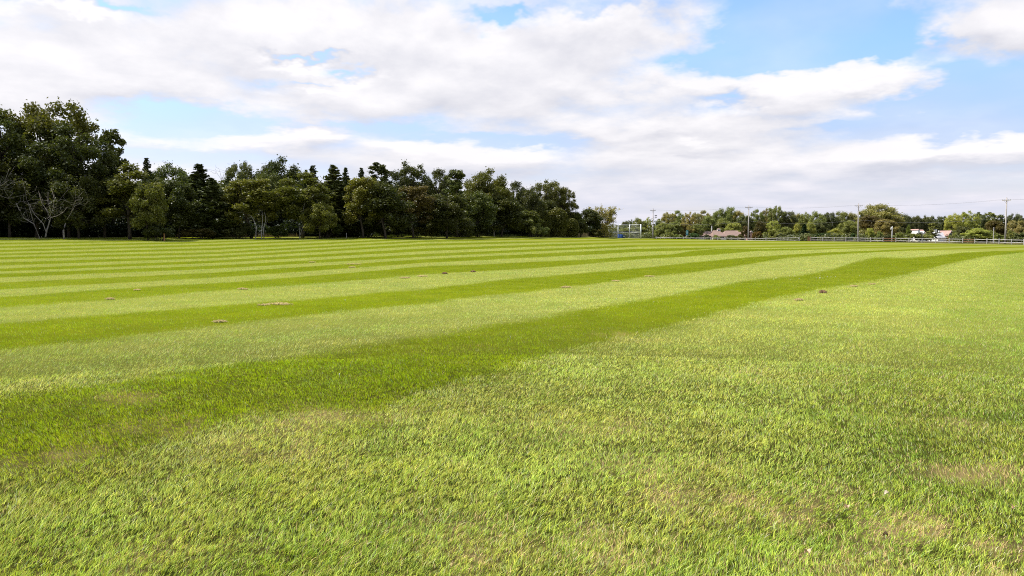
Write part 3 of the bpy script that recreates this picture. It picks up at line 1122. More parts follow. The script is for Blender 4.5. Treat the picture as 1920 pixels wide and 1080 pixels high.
# ------------------------------------------------------------------ low shrubs along the wood
GS = 'shrubs along the foot of the wood'
for a_ in [
    (300, 421, 26, 90, 'shrub', DKG, 'dark shrub at the wood edge left of the thin orange stake'),
    (372, 428, 24, 97, 'shrub', BRN, 'brown leaved shrub below the double tipped cedar'),
    (445, 415, 26, 100, 'shrub', DKG, 'dark shrub left of the thin white trunks'),
    (522, 424, 20, 103, 'shrub', MID, 'green shrub right of the thin white trunks'),
    (610, 415, 26, 106, 'shrub', MID, 'green shrub at the foot of the tall olive tree'),
    (693, 412, 30, 110, 'shrub', DKG, 'dark shrub near the short pale stake'),
    (748, 418, 28, 113, 'shrub', DKG, 'dark shrub left of the bright rounded bush'),
    (784, 425, 17, 112, 'shrub', OLV, 'bright rounded bush on the grass edge in front of the dark bushy tree'),
    (810, 431, 14, 113, 'shrub', YEL, 'small yellowish bush touching the bright rounded bush'),
    (860, 410, 30, 122, 'shrub', DKG, 'dark shrub left of the curved white trunk'),
    (898, 420, 20, 126, 'shrub', DKG, 'small dark shrub just left of the curved white trunk'),
    (992, 408, 20, 140, 'shrub', FARG, 'pale grey-green shrub left of the vine covered mounds'),
    (1010, 421, 18, 142, 'shrub', FARG, 'smaller pale shrub in front of the vine covered mounds'),
    (1086, 418, 16, 158, 'shrub', DKG, 'dark shrub behind the tan reeds'),
    (1112, 428, 16, 168, 'shrub', DKG, 'dark shrub behind the low white bench'),
]:
    tree(*a_, GS, cat='shrub')

# vine-covered mounds: smooth lit arches hung over small trees
VINE_L = leaf_material('vine_leaves', trans=.2)


def vine(px, top, hw, D, label, seed):
    rg = np.random.default_rng(seed)
    x, y, z = at(px, D)
    Hh = height_at(top, D) - z
    W_ = hw / F * D
    n = 9000
    a = rg.uniform(0, 2 * math.pi, n)
    e = np.arcsin(rg.uniform(-.2, 1, n))
    r_ = 1 + .05 * rg.normal(0, 1, n) + .07 * np.sin(a * 3 + seed) + .04 * np.sin(a * 7)
    zc = Hh * .52
    P = np.stack([np.cos(a) * np.cos(e) * W_ * r_, np.sin(a) * np.cos(e) * W_ * r_, zc + np.sin(e) * (Hh - zc) * r_], -1)
    skirt = rg.uniform(0, zc, n // 3)
    a2 = rg.uniform(0, 2 * math.pi, n // 3)
    k_ = .62 + .38 * skirt / zc
    P2 = np.stack([np.cos(a2) * W_ * k_ * .9, np.sin(a2) * W_ * k_ * .9, skirt], -1) + rg.normal(0, .15, (n // 3, 3))
    root = empty('vine_mound', (x, y, z), label, 'vine', 'vine covered mounds', rg.uniform(0, 3))
    me = leaves_mesh('vine_foliage', np.vstack([P, P2]), .2, rg, .6, VINE_L)
    o = bpy.data.objects.new('foliage', me)
    o.color = (*OLV, 1)
    o.parent = root
    COL.objects.link(o)
    mb = MB()
    for q in range(4):
        limb(mb, (rg.normal(0, .3), rg.normal(0, .3), -.2), (rg.normal(0, W_ * .5), rg.normal(0, W_ * .5), Hh * .8), .09, .03, rg)
    mb.build('stem', BARK, root, True)


vine(1046, 393, 19, 150, 'larger vine covered mound with a pale rounded rim', 5)
vine(1022, 400, 10, 148, 'smaller vine covered mound leaning on the larger one', 6)
vine(1072, 412, 12, 153, 'lowest vine covered mound, right of the larger one', 7)


# ------------------------------------------------------------------ bare trees, trunks, twigs
def bare(name, px, D, label, cat, strokes, mat, group=None, twigs=0, seed=1, rad=1.0):
    """strokes: lists of (photo x, photo y, radius in m); depth wanders a little"""
    rg = np.random.default_rng(seed)
    x, y, z = at(px, D)
    root = empty(name, (x, y, z), label, cat, group)
    for q, st in enumerate(strokes):
        mb = MB()
        pts, rads = [], []
        dep = rg.uniform(-.6, .6)
        for j, (sx, sy, sr) in enumerate(st):
            dd = D + dep * (j / max(1, len(st) - 1)) * 2
            p = np.array(((sx - 960) / F * dd - x, dd - y, height_at(sy, dd) - z))
            if j == 0 and q == 0:
                p[2] = -.2
            pts.append(p)
            rads.append(sr * rad * .72)
        mb.tube(pts, rads, 6)
        for w_ in range(twigs):
            i0 = rg.integers(max(0, len(pts) - 3), len(pts))
            i1 = max(0, i0 - 1)
            p0 = pts[i1] + (pts[i0] - pts[i1]) * rg.random()
            d = rg.normal(0, 1, 3)
            d[2] = abs(d[2]) * .9
            limb(mb, p0, p0 + d * rg.uniform(.4, 1.4), .016, .005, rg, .15, 4)
        mb.build('trunk' if q == 0 else 'branch', mat, root, True)
    return root


WHITE_WOOD = simple('dead_wood', (.30, .265, .235), (.13, .115, .10), 4, .85, .1)
bare('dead_tree', 80, 87.5, 'bare white dead tree with forked trunks in front of the tallest oak', 'dead tree', [
    [(78, 445, .13), (66, 420, .11), (48, 409, .09), (40, 393, .07), (34, 380, .04)],
    [(66, 418, .07), (62, 402, .05), (58, 385, .04), (52, 380, .02)],
    [(87, 445, .14), (90, 432, .12), (97, 412, .10), (99, 395, .07), (94, 378, .05), (95, 360, .03)],
    [(88, 434, .08), (84, 420, .06), (68, 402, .05), (60, 385, .035), (55, 376, .02)],
    [(97, 408, .06), (90, 392, .05), (82, 380, .035), (78, 362, .02)],
    [(98, 402, .06), (104, 388, .045), (106, 372, .03), (101, 352, .02)],
    [(97, 408, .06), (110, 405, .05), (122, 398, .04), (130, 388, .025)],
    [(128, 412, .05), (136, 400, .05), (144, 386, .04), (154, 382, .03), (164, 387, .015)],
    [(136, 398, .04), (146, 376, .03), (156, 372, .015)]], WHITE_WOOD, None, 9, 3, .85)
bare('dead_tree', 6, 86, 'bare grey limb reaching in from the left edge', 'dead tree', [
    [(-25, 446, .16), (-22, 400, .13), (-5, 352, .07), (10, 347, .05), (22, 338, .03)],
    [(-8, 354, .06), (8, 368, .04), (20, 372, .03), (30, 362, .02)],
    [(2, 350, .04), (14, 352, .03), (34, 338, .015)]], WHITE_WOOD, None, 8, 8, .8)
bare('tree_stump', 122, 88, 'short broken white trunk right of the bare dead tree', 'stump', [[(122, 445, .15), (121, 432, .13), (124, 424, .12), (126, 418, .06)]], WHITE_WOOD)
bare('slim_trunk', 482, 99.5, 'left one of the three thin pale trunks under the yellow-green tree', 'tree trunk', [[(480, 445, .09), (482, 425, .08), (476, 410, .07), (466, 392, .05), (452, 376, .03)], [(474, 406, .04), (466, 410, .03), (464, 414, .02)]], BIRCH, None, 3, 4)
bare('slim_trunk', 492, 99.5, 'middle one of the three thin pale trunks, standing upright', 'tree trunk', [[(491, 445, .09), (492, 430, .08), (494, 412, .06), (493, 396, .04)]], BIRCH, None, 2, 5)
bare('slim_trunk', 496, 99.8, 'right one of the three thin pale trunks, slightly bent', 'tree trunk', [[(496, 445, .08), (495, 430, .07), (500, 412, .05), (498, 398, .03)]], BIRCH, None, 2, 6)
bare('slim_trunk', 563, 102, 'paired grey trunk under the tall olive tree', 'tree trunk', [[(563, 445, .10), (563, 428, .08), (565, 410, .06), (571, 392, .05), (574, 370, .03)], [(564, 440, .06), (569, 425, .05), (566, 412, .03)]], BIRCH, None, 3, 7)
bare('slim_trunk', 925, 130, 'curved white trunk below the large domed oak', 'tree trunk', [[(927, 443, .17), (926, 432, .16), (922, 420, .13), (929, 408, .10), (930, 400, .06)]], WHITE_WOOD, None, 0, 9)
bare('bare_tree', 418, 120, 'leafless twiggy treetop in the dip of the skyline', 'dead tree', [
    [(420, 443, .12), (420, 360, .08), (418, 330, .04), (414, 314, .015)],
    [(419, 340, .04), (424, 324, .02), (430, 315, .01)], [(418, 336, .03), (411, 325, .02), (408, 318, .01)]], BIRCH, None, 7, 10)

WOODY = simple('old_wood', (.42, .30, .20), (.25, .18, .12), 5, .85, .1)
GREYW = simple('weathered_wood', (.55, .53, .50), (.36, .33, .30), 2.5, .85, .1, stretch=(.4, 2, 4))
REDW = simple('brown_wood', (.30, .15, .09), (.20, .10, .06), 3, .85, .1)


def stake(px, top, D, label, mat, r_=.05):
    x, y, z = at(px, D)
    Hh = height_at(top, D) - z
    root = MB()
    root.tube([(0, 0, -.2), (.01, 0, Hh - .04), (.01, 0, Hh)], [r_, r_ * .9, r_ * .6], 6)
    o = root.build('stake', mat)
    o.location = (x, y, z)
    tag(o, label, 'stake')


stake(309, 433.5, 89, 'thin orange-brown stake on the field edge below the yellowish crown', simple('stake_wood', (.55, .28, .12), (.40, .20, .09), 6), .045)
stake(650, 437, 106, 'short pale stake on the field edge in front of the dark wood', GREYW, .045)
stake(1178, 444, 200, 'low weathered peg between the backstop posts', GREYW, .05)

# ------------------------------------------------------------------ trees across the road
GR = 'trees behind the rail fence'
FAR = [
    (1172, 415, 10, 430, 'oak', FARD, 'tiny dark tree left of the round backstop tree'),
    (1182, 412, 9, 420, 'gappy', FARD, 'small dark airy tree above the left half of the backstop'),
    (1198, 409, 13, 330, 'oak', FARG, 'round green tree above the right half of the backstop'),
    (1213, 409.5, 8, 330, 'gappy', FARY, 'pale airy tree just left of the first utility pole'),
    (1233, 414, 9, 345, 'low', FARG, 'low green tree just right of the first utility pole'),
    (1150, 428, 14, 300, 'low', FARG, 'low tree seen through the left panel of the backstop'),
    (1172, 428, 16, 300, 'low', FARG, 'low tree seen through the middle of the backstop'),
    (1196, 426, 16, 300, 'low', FARG, 'low tree seen through the right panel of the backstop'),
    (1253, 399, 15, 300, 'gappy', FARO, 'pale brownish tree, first tall one right of the first pole'),
    (1270, 395, 13, 305, 'gappy', FARG, 'tall airy tree second right of the first pole'),
    (1291, 398, 13, 300, 'gappy', FARO, 'airy tree above the teal banner'),
    (1242, 418, 14, 290, 'low', FARG, 'low tree in front of the pale brownish tree'),
    (1262, 416, 16, 288, 'low', FARG, 'low bright tree left of the teal banner'),
    (1283, 418, 15, 290, 'low', FARO, 'low brownish tree behind the teal banner'),
    (1304, 399, 9, 306, 'gappy', FARO, 'thin brownish tree left of the house ridge'),
    (1319, 395, 14, 335, 'gappy', FARO, 'pale feathery tree above the left end of the long house'),
    (1304, 420, 13, 292, 'low', FARG, 'low tree at the left end of the long house'),
    (1326, 406, 14, 330, 'low', FARG, 'green tree right behind the left wing of the long house'),
    (1346, 392, 15, 345, 'oak', FARG, 'round crown above the cupola of the long house'),
    (1367, 389, 14, 345, 'oak', FARG, 'highest crown above the long house'),
    (1384, 396, 13, 342, 'oak', FARO, 'crown left of the second utility pole'),
    (1352, 410, 22, 330, 'low', FARG, 'wide green tree behind the cupola'),
    (1373, 418, 15, 318, 'low', FARY, 'yellow-green round tree above the right end of the long house'),
    (1395, 404, 16, 330, 'low', FARD, 'dark tree behind the second utility pole'),
    (1418, 393, 13, 330, 'gappy', FARG, 'airy crown right of the second utility pole'),
    (1436, 392, 12, 335, 'oak', FARO, 'brownish crown left of the feathery treetop'),
    (1453, 387, 15, 330, 'gappy', FARG, 'feathery treetop, highest between the second and third poles'),
    (1476, 397, 15, 330, 'oak', FARD, 'darker round crown right of the feathery treetop'),
    (1493, 401, 13, 335, 'oak', FARO, 'low brownish crown in the gap of the far skyline'),
    (1508, 399, 13, 332, 'oak', FARG, 'crown behind the pointed dark evergreen'),
    (1531, 397, 16, 326, 'oak', FARG, 'rounded green crown right of the pointed evergreen'),
    (1553, 399, 14, 330, 'oak', FARD, 'dark crown in the middle between evergreen and third pole'),
    (1576, 397, 15, 330, 'oak', FARG, 'wide crown left of the third utility pole'),
    (1597, 400, 12, 330, 'low', FARO, 'brownish crown touching the third utility pole'),
    (1617, 395, 12, 322, 'gappy', FARG, 'ragged crown just right of the third utility pole'),
    (1649, 384, 39, 312, 'oak', FARO, 'large domed brownish green tree, biggest behind the fence'),
    (1632, 404, 22, 298, 'low', BRN, 'brownish red tree in the left foot of the large dome'),
    (1662, 412, 22, 290, 'low', FARO, 'brown-green tree in the right foot of the large dome'),
    (1688, 403, 14, 325, 'oak', FARD, 'dark crown sloping down right of the large dome'),
    (1701, 405, 11, 330, 'low', FARD, 'dark tree above the small yellow-green bush'),
    (1715, 405, 12, 340, 'oak', FARD, 'dark crown left of the small white gabled house'),
    (1733, 405, 11, 340, 'oak', FARD, 'dark crown above the small white gabled house'),
    (1745, 405.5, 9, 345, 'oak', FARD, 'small dark crown between the two small houses'),
    (1764, 406, 12, 340, 'oak', FARD, 'dark crown above the grey roofed house'),
    (1779, 408, 8, 340, 'low', FARD, 'low dark crown left of the bright yellow-green tree'),
    (1786, 401, 15, 300, 'oak', FARY, 'bright yellow-green tree left of the tall light one'),
    (1812, 396, 19, 305, 'gappy', FARY, 'tall light green tree, highest right of the small houses'),
    (1800, 425, 13, 285, 'low', FARD, 'dark gap tree below the bright yellow-green tree'),
    (1833, 397, 9, 325, 'pine', FARD, 'dark pointed tree right of the tall light one'),
    (1843, 401, 12, 322, 'oak', FARD, 'dark blunt crown right of the pointed tree'),
    (1858, 397, 14, 318, 'pine', FARG, 'green pine with spreading top left of the last pole'),
    (1873, 402, 13, 318, 'pine', FARD, 'dark pine top close left of the last pole'),
    (1865, 414, 20, 300, 'low', BRN, 'dull brown crown behind the short pale post'),
    (1893, 402, 13, 318, 'oak', FARD, 'round dark crown just right of the last pole'),
    (1909, 402, 13, 316, 'oak', FARD, 'dark crown near the right edge of the photo'),
    (1926, 400, 14, 314, 'pine', FARD, 'dark pine cut by the right edge of the photo'),
    (1904, 414, 18, 292, 'low', FARO, 'brownish crown below the dark ones at the right edge'),
    (1955, 401, 20, 312, 'oak', FARG, 'green tree just beyond the right edge'),
    (1995, 398, 22, 310, 'oak', FARO, 'brownish tree beyond the right edge, second one out'),
    (2040, 401, 22, 305, 'oak', FARD, 'dark tree beyond the right edge, third one out'),
    (2090, 397, 26, 300, 'oak', FARG, 'green tree beyond the right edge, fourth one out'),
    (2150, 399, 28, 295, 'oak', FARO, 'brownish tree beyond the right edge, outermost'),
]
for a_ in FAR:
    nm = a_[6]
    tree(*a_, GR)

GM = 'smaller trees and bushes just behind the rail fence'
NEARF = [
    (1397, 424, 8, 262, 'low', (.13, .09, .025), 'small orange-brown tree beside the second utility pole'),
    (1425, 415, 13, 258, 'low', (.11, .085, .022), 'dark rust tinged tree right of the second utility pole'),
    (1419, 434, 8, 246, 'shrub', (.16, .10, .025), 'low orange bush at the right gable of the long house'),
    (1449, 415, 14, 262, 'low', FARY, 'light round topped tree right of the rust tinged one'),
    (1443, 431, 14, 250, 'shrub', FARG, 'pale bush below the light round topped tree'),
    (1472, 426, 15, 258, 'low', FARG, 'green bushy tree left of the pointed dark evergreen'),
    (1463, 438, 12, 248, 'shrub', FARD, 'dark bush at the fence left of the evergreen'),
    (1494, 419, 9, 262, 'low', FARY, 'pale yellow tree touching the left side of the evergreen'),
    (1507, 420, 12, 250, 'cedar', (.030, .055, .022), 'pointed dark evergreen left of the fence gap'),
    (1486, 438, 10, 246, 'shrub', FARD, 'dark bush left at the foot of the evergreen'),
    (1519, 417, 10, 262, 'low', FARY, 'pale tree touching the right side of the evergreen'),
    (1541, 437, 15, 243, 'shrub', (.045, .075, .025), 'smooth dark green mound right of the fence gap'),
    (1536, 415, 18, 270, 'low', FARD, 'dark tree above the smooth green mound'),
    (1563, 429, 13, 250, 'low', FARY, 'light bushy tree right of the smooth green mound'),
    (1588, 414, 19, 255, 'low', FARG, 'large green bushy tree left of the third utility pole'),
    (1571, 438, 12, 240, 'shrub', FARG, 'green bush at the fence below the large bushy tree'),
    (1597, 438, 12, 240, 'shrub', (.05, .085, .03), 'fresh green bush at the foot of the third utility pole'),
    (1616, 432, 9, 240, 'shrub', FARO, 'olive bush right at the third utility pole'),
    (1630, 428, 8, 238, 'low', FARY, 'small light green tree between third pole and white post'),
    (1645, 434, 9, 236, 'shrub', FARG, 'green bush left of the white post'),
    (1661, 440, 8, 232, 'shrub', FARD, 'low dark bush at the foot of the white post'),
    (1685, 436, 13, 235, 'shrub', FARG, 'green bush right of the white post'),
    (1702, 422, 5, 250, 'low', (.18, .22, .04), 'small bright yellow-green bush standing alone before dark trees'),
    (1711, 438, 10, 238, 'shrub', FARG, 'green bush left of the white gabled house'),
    (1722, 436, 7, 240, 'shrub', FARD, 'dark bush in front of the white gabled house'),
    (1744, 418, 12, 262, 'pine', FARG, 'layered light conifer between the two small houses'),
    (1738, 440, 10, 240, 'shrub', FARG, 'low bush under the layered conifer'),
    (1789, 436, 9, 240, 'shrub', FARG, 'green bush right of the brick gable'),
    (1830, 428, 25, 235, 'low', FARY, 'wide rounded light bush, broadest at the fence'),
    (1853, 432, 13, 236, 'low', FARG, 'rounded bush touching the broadest one'),
    (1870, 439, 11, 225, 'shrub', FARG, 'low bush left of the last utility pole'),
    (1893, 432, 9, 225, 'shrub', FARG, 'green bush right at the last utility pole'),
    (1911, 426, 13, 240, 'low', FARO, 'pale brownish bush at the right edge of the photo'),
    (1917, 436, 18, 222, 'shrub', FARD, 'dark hedge like bush at the right edge of the photo'),
    (1960, 432, 22, 220, 'low', FARG, 'green bush just beyond the right edge'),
    (2020, 434, 26, 215, 'low', FARD, 'dark bush beyond the right edge, farther out'),
    (1254, 437, 11, 262, 'shrub', FARG, 'green bush at the fence right of the first utility pole'),
    (1270, 440, 10, 262, 'shrub', (.14, .17, .04), 'yellow-green bush at the fence left of the teal banner'),
    (1301, 437, 9, 262, 'shrub', (.06, .10, .03), 'green bush left of the white house corner'),
    (1324, 439, 6, 268, 'shrub', FARD, 'small dark bush in front of the left wing of the long house'),
    (1343, 440.5, 7, 262, 'shrub', FARG, 'low green bush below the cupola of the long house'),
    (1372, 441, 9, 258, 'shrub', FARD, 'low dark bush below the right part of the long roof'),
    (1386, 439, 7, 256, 'shrub', (.14, .12, .04), 'low olive bush at the right end of the long roof'),
    (1219, 436, 8, 262, 'shrub', FARG, 'green bush between the backstop and the first utility pole'),
    (1138, 436, 7, 215, 'shrub', FARG, 'pale bush left of the backstop'),
]
for a_ in NEARF:
    tree(*a_, GM, cat='bush' if a_[4] == 'shrub' else 'tree')

spots = []
for i in range(170):
    px = rm.uniform(1125, 2300)
    D = rm.uniform(345, 380)
    x, y, z = at(px, D)
    top = 405 if px > 1240 else 418
    spots.append((x, y, z, max(1.5, height_at(top + rm.uniform(3, 16), D) - z - 1.5), 7.0))
mass('far_woodland', spots, 'far wood closing the gaps between the trees across the road', 'woodland', 13, .8, 420, FARD)
spots = []
for i in range(150):
    px = rm.uniform(1125, 2300)
    Db = float(np.interp(px, TER[:, 0], TER[:, 1]))
    x, y, z = at(px, max(Db + 38, 232) + rm.uniform(0, 8))
    if 1305 < px < 1418 or 1712 < px < 1786:
        continue
    spots.append((x, y, z, rm.uniform(.8, 2.0), 2.6))
mass('hedge_growth', spots, 'tangled low growth along the far side of the road', 'undergrowth', 14, .3, 300, FARD)

# ------------------------------------------------------------------ rail fence
FENCE_LINE = [(1120, 290), (1190, 275), (1250, 253), (1400, 221), (1600, 202), (1800, 184), (1920, 169), (2300, 127)]


def fence_pt(px):
    D = float(np.interp(px, [q[0] for q in FENCE_LINE], [q[1] for q in FENCE_LINE]))
    return at(px, D)


POST_H = 1.22
PR = random.Random(3)


def rail_fence(p0, p1, label, brown=(), start_brown=False):
    px = p0
    pts = [fence_pt(p0)]
    while True:
        a_ = pts[-1]
        q = px
        while q < p1:
            q += .25
            b_ = fence_pt(q)
            if math.hypot(b_[0] - a_[0], b_[1] - a_[1]) >= 3.0:
                break
        if q >= p1:
            break
        px = q
        pts.append((*b_, )[:3])
    o0 = pts[0]
    root = empty('rail_fence', o0, label, 'fence', 'weathered two rail fences')
    for i, p in enumerate(pts):
        mb = MB()
        hh = POST_H + PR.uniform(-.06, .05)
        tl = PR.uniform(-.03, .03)
        mb.quad_strip([[(-.07, -.055, -.3), (.07, -.055, -.3), (.07, .055, -.3), (-.07, .055, -.3)],
                       [(-.065 + tl, -.055, hh - .06), (.065 + tl, -.055, hh - .06), (.065 + tl, .055, hh - .06), (-.065 + tl, .055, hh - .06)],
                       [(-.045 + tl, -.035, hh), (.045 + tl, -.035, hh), (.045 + tl, .035, hh), (-.045 + tl, .035, hh)]])
        o = mb.build('post', REDW if (start_brown and i == 0) else GREYW, root)
        o.location = (p[0] - o0[0], p[1] - o0[1], p[2] - o0[2])
        if i + 1 < len(pts):
            n_ = pts[i + 1]
            mid = p[0] / p[1] * F + 960
            br_ = any(a1 <= mid <= b1 for a1, b1 in brown)
            for zz in (.98, .42):
                mb = MB()
                d0 = np.array(p) - np.array(o0) + (0, 0, zz + PR.uniform(-.03, .03))
                d1 = np.array(n_) - np.array(o0) + (0, 0, zz + PR.uniform(-.03, .03))
                dv = d1 - d0
                mb.tube([d0 - dv * .02, d0 + dv * .25 + (0, 0, PR.uniform(-.02, .02)), d0 + dv * .7 + (0, 0, PR.uniform(-.03, .01)), d1 + dv * .02], [.045, .078, .075, .045], 6)
                o = mb.build('rail', REDW if br_ else GREYW, root)
                if br_:
                    o['label'] = 'brown unweathered rail'
    return root


rail_fence(1222, 1514, 'weathered two rail fence from the first utility pole to the gap by the evergreen')
rail_fence(1519.5, 2300, 'weathered two rail fence from the gap by the evergreen to the right edge', [(1640, 1668), (1786, 1812)])
# rusty gate posts in the gap
for px, lab in ((1514.6, 'brown gate post at the left side of the fence gap'), (1518.2, 'brown gate post at the right side of the fence gap')):
    p = fence_pt(px)
    mb = MB()
    mb.quad_strip([[(-.11, -.11, -.3), (.11, -.11, -.3), (.11, .11, -.3), (-.11, .11, -.3)],
                   [(-.105, -.105, 1.22), (.105, -.105, 1.22), (.105, .105, 1.22), (-.105, .105, 1.22)],
                   [(-.06, -.06, 1.3), (.06, -.06, 1.3), (.06, .06, 1.3), (-.06, .06, 1.3)]])
    o = mb.build('gate_post', REDW)
    o.location = p
    tag(o, lab, 'gate post')
rail_fence(1118, 1140, 'short piece of pale rail fence left of the backstop')

# ------------------------------------------------------------------ utility poles and wires
POLE = simple('pole_wood', (.50, .46, .43), (.33, .29, .27), 1.2, .85, .1, stretch=(3, 3, .2))
METAL = simple('grey_metal', (.42, .43, .44), (.30, .31, .32), 2, .45, .5, .6)
DARKM = simple('dark_metal', (.10, .10, .11), (.06, .06, .07), 2, .5, .4, .5)
PORC = simple('porcelain', (.55, .56, .58), (.40, .41, .43), 2, .3, .5)
poles = []
for (px, top, D, arm, ang, lab) in [
    (1223.5, 391.5, 252, 1.7, .25, 'first utility pole from the left, beside the backstop'),
    (1402, 385.5, 226, 2.0, .1, 'second utility pole from the left, in front of the long house'),
    (1607, 382, 206, 1.9, .35, 'third utility pole from the left, beside the large domed tree'),
    (1883, 371, 176, 1.7, .8, 'last utility pole, tallest in view, near the right edge'),
    (2330, 350, 128, 2.0, .8, 'utility pole beyond the right edge')]:
    x, y, z = at(px, D)
    Hh = height_at(top, D) - z
    root = empty('utility_pole', (x, y, z), lab, 'utility pole', 'utility poles along the road', -ang)
    mb = MB()
    mb.tube([(0, 0, -.5), (.02, 0, Hh * .5), (.0, 0, Hh)], [.17, .145, .115], 10)
    mb.build('pole', POLE, root, True)
    mb = MB()
    mb.box((0, -.14, Hh - .55), (arm, .1, .13))
    mb.build('crossarm', POLE, root)
    for s_ in (-1, 1):
        mb = MB()
        mb.tube([(s_ * arm * .28, -.2, Hh - .6), (0, -.13, Hh - 1.15)], [.02, .02], 5)
        mb.build('brace', METAL, root)
    pts = []
    for s_ in (-.45, -.2, .2, .45):
        mb = MB()
        mb.tube([(s_ * arm, -.14, Hh - .48), (s_ * arm, -.14, Hh - .40), (s_ * arm, -.14, Hh - .36), (s_ * arm, -.14, Hh - .30)], [.025, .06, .045, .05], 8)
        mb.build('insulator', PORC, root)
        pts.append((s_ * arm, Hh - .3))
    mb = MB()
    mb.tube([(0, 0, Hh), (0, 0, Hh + .12), (0, 0, Hh + .2)], [.03, .06, .04], 8)
    mb.build('insulator', PORC, root)
    if px == 1607:
        mb = MB()
        mb.tube([(.3, -.05, Hh * .62), (.3, -.05, Hh * .62 + .1), (.3, -.05, Hh * .62 + .75), (.3, -.05, Hh * .62 + .85)], [.14, .2, .2, .1], 10)
        mb.build('transformer', METAL, root, True)
    ca, sa = math.cos(-ang), math.sin(-ang)
    poles.append([(x + s_ * ca + .14 * sa, y + s_ * sa - .14 * ca, z + zz) for s_, zz in pts] + [(x, y, z + Hh * .58)])
names = ['first and second', 'second and third', 'third and last']
names.append('last and unseen right')
for i in range(len(poles) - 1):
    for j, who in ((0, 'front'), (3, 'rear'), (4, 'low')):
        a_, b_ = np.array(poles[i][j]), np.array(poles[i + 1][j])
        sag = .6 if j < 4 else .9
        pts = [a_ * (1 - t) + b_ * t + np.array((0, 0, -4 * sag * t * (1 - t))) for t in np.linspace(0, 1, 17)]
        mb = MB()
        mb.tube(pts, [.008 if j < 4 else .014] * 17, 4)
        o = mb.build('power_line' if j < 4 else 'cable', DARKM)
        tag(o, {'front': 'thin front wire sagging between the %s utility poles', 'rear': 'thin rear wire sagging between the %s utility poles', 'low': 'thicker low cable between the %s utility poles'}[who] % names[i], 'wire', 'wires between the utility poles')

# floodlight mast behind the first pole
x, y, z = at(1228.5, 330)
root = empty('floodlight_mast', (x, y, z), 'slender grey floodlight mast just right of the first utility pole', 'light mast')
mb = MB()
Hh = height_at(403, 330) - z
mb.tube([(0, 0, -.3), (0, 0, Hh)], [.14, .09], 8)
mb.build('mast', METAL, root, True)
for zz in (Hh - .2, Hh - .9):
    mb = MB()
    mb.box((0, -.1, zz), (.9, .08, .08))
    mb.build('bracket', METAL, root)
    for s_ in (-.34, 0, .34):
        mb = MB()
        mb.quad_strip([[(s_ - .13, -.3, zz - .2), (s_ + .13, -.3, zz - .2), (s_ + .13, -.3, zz + .14), (s_ - .13, -.3, zz + .14)],
                       [(s_ - .07, -.13, zz - .08), (s_ + .07, -.13, zz - .08), (s_ + .07, -.13, zz + .08), (s_ - .07, -.13, zz + .08)]])
        mb.build('lamp', DARKM, root)

# white post with a lamp
WHITE = simple('white_paint', (.78, .77, .74), (.66, .65, .62), 1.5, .6, .3)
x, y, z = at(1671, 212)
root = empty('lamp_post', (x, y, z), 'white post with a small box near its top, behind the fence', 'post')
Hh = height_at(424.5, 212) - z
mb = MB()
mb.tube([(0, 0, -.3), (0, 0, Hh)], [.11, .09], 10)
mb.build('post', WHITE, root, True)
mb = MB()
b0 = Hh - .8
mb.quad_strip([[(-.36, -.16, b0), (-.06, -.16, b0), (-.06, .12, b0), (-.36, .12, b0)], [(-.36, -.16, b0 + .42), (-.06, -.16, b0 + .42), (-.06, .12, b0 + .42), (-.36, .12, b0 + .42)], [(-.2, -.1, b0 + .62), (-.06, -.1, b0 + .62), (-.06, .06, b0 + .62), (-.2, .06, b0 + .62)]])
mb.build('box', WHITE, root)
x, y, z = at(1861, 205)
mb = MB()
Hh = height_at(426, 205) - z
mb.tube([(0, 0, -.3), (0, 0, Hh - .05), (0, 0, Hh)], [.10, .085, .04], 8)
mb.box((0.02, -.02, Hh - .22), (.34, .08, .12))
o = mb.build('short_post', GREYW)
o.location = (x, y, z)
tag(o, 'short pale post with a stub arm left of the last utility pole', 'post')

# ------------------------------------------------------------------ teal banner
TEAL = simple('teal_sign', (.02, .34, .36), (.02, .28, .31), 1.5, .5, .4)
x, y, z = at(1287.5, 262)
z1, z0 = height_at(432, 262) - z, height_at(440, 262) - z
root = empty('banner_sign', (x, y, z), 'teal banner sign with a white letter on a post behind the fence', 'sign')
mb = MB()
mb.tube([(0, 0, -.3), (0, 0, z1 + .1)], [.06, .05], 8)
mb.build('post', METAL, root, True)
mb = MB()
mb.box((0, -.09, (z0 + z1) / 2), (.72, .05, z1 - z0))
mb.build('panel', TEAL, root)
mb = MB()
zc, hh = (z0 + z1) / 2, (z1 - z0) * .30
yy = -.125
# a blocky D
mb.box((-.13, yy, zc), (.09, .02, hh * 2))
prev = None
N_ = 9
for i in range(N_):
    t0, t1 = math.pi / 2 - math.pi * i / N_, math.pi / 2 - math.pi * (i + 1) / N_
    o_ = [(-.085 + .27 * math.cos(t), yy, zc + hh * math.sin(t)) for t in (t0, t1)]
    n_ = [(-.085 + .17 * math.cos(t), yy, zc + (hh - .1) * math.sin(t)) for t in (t0, t1)]
    mb.quad_strip([[o_[0], o_[1], n_[1], n_[0]], [(p[0], p[1] - .01, p[2]) for p in (o_[0], o_[1], n_[1], n_[0])]])
mb.build('letter', WHITE, root)

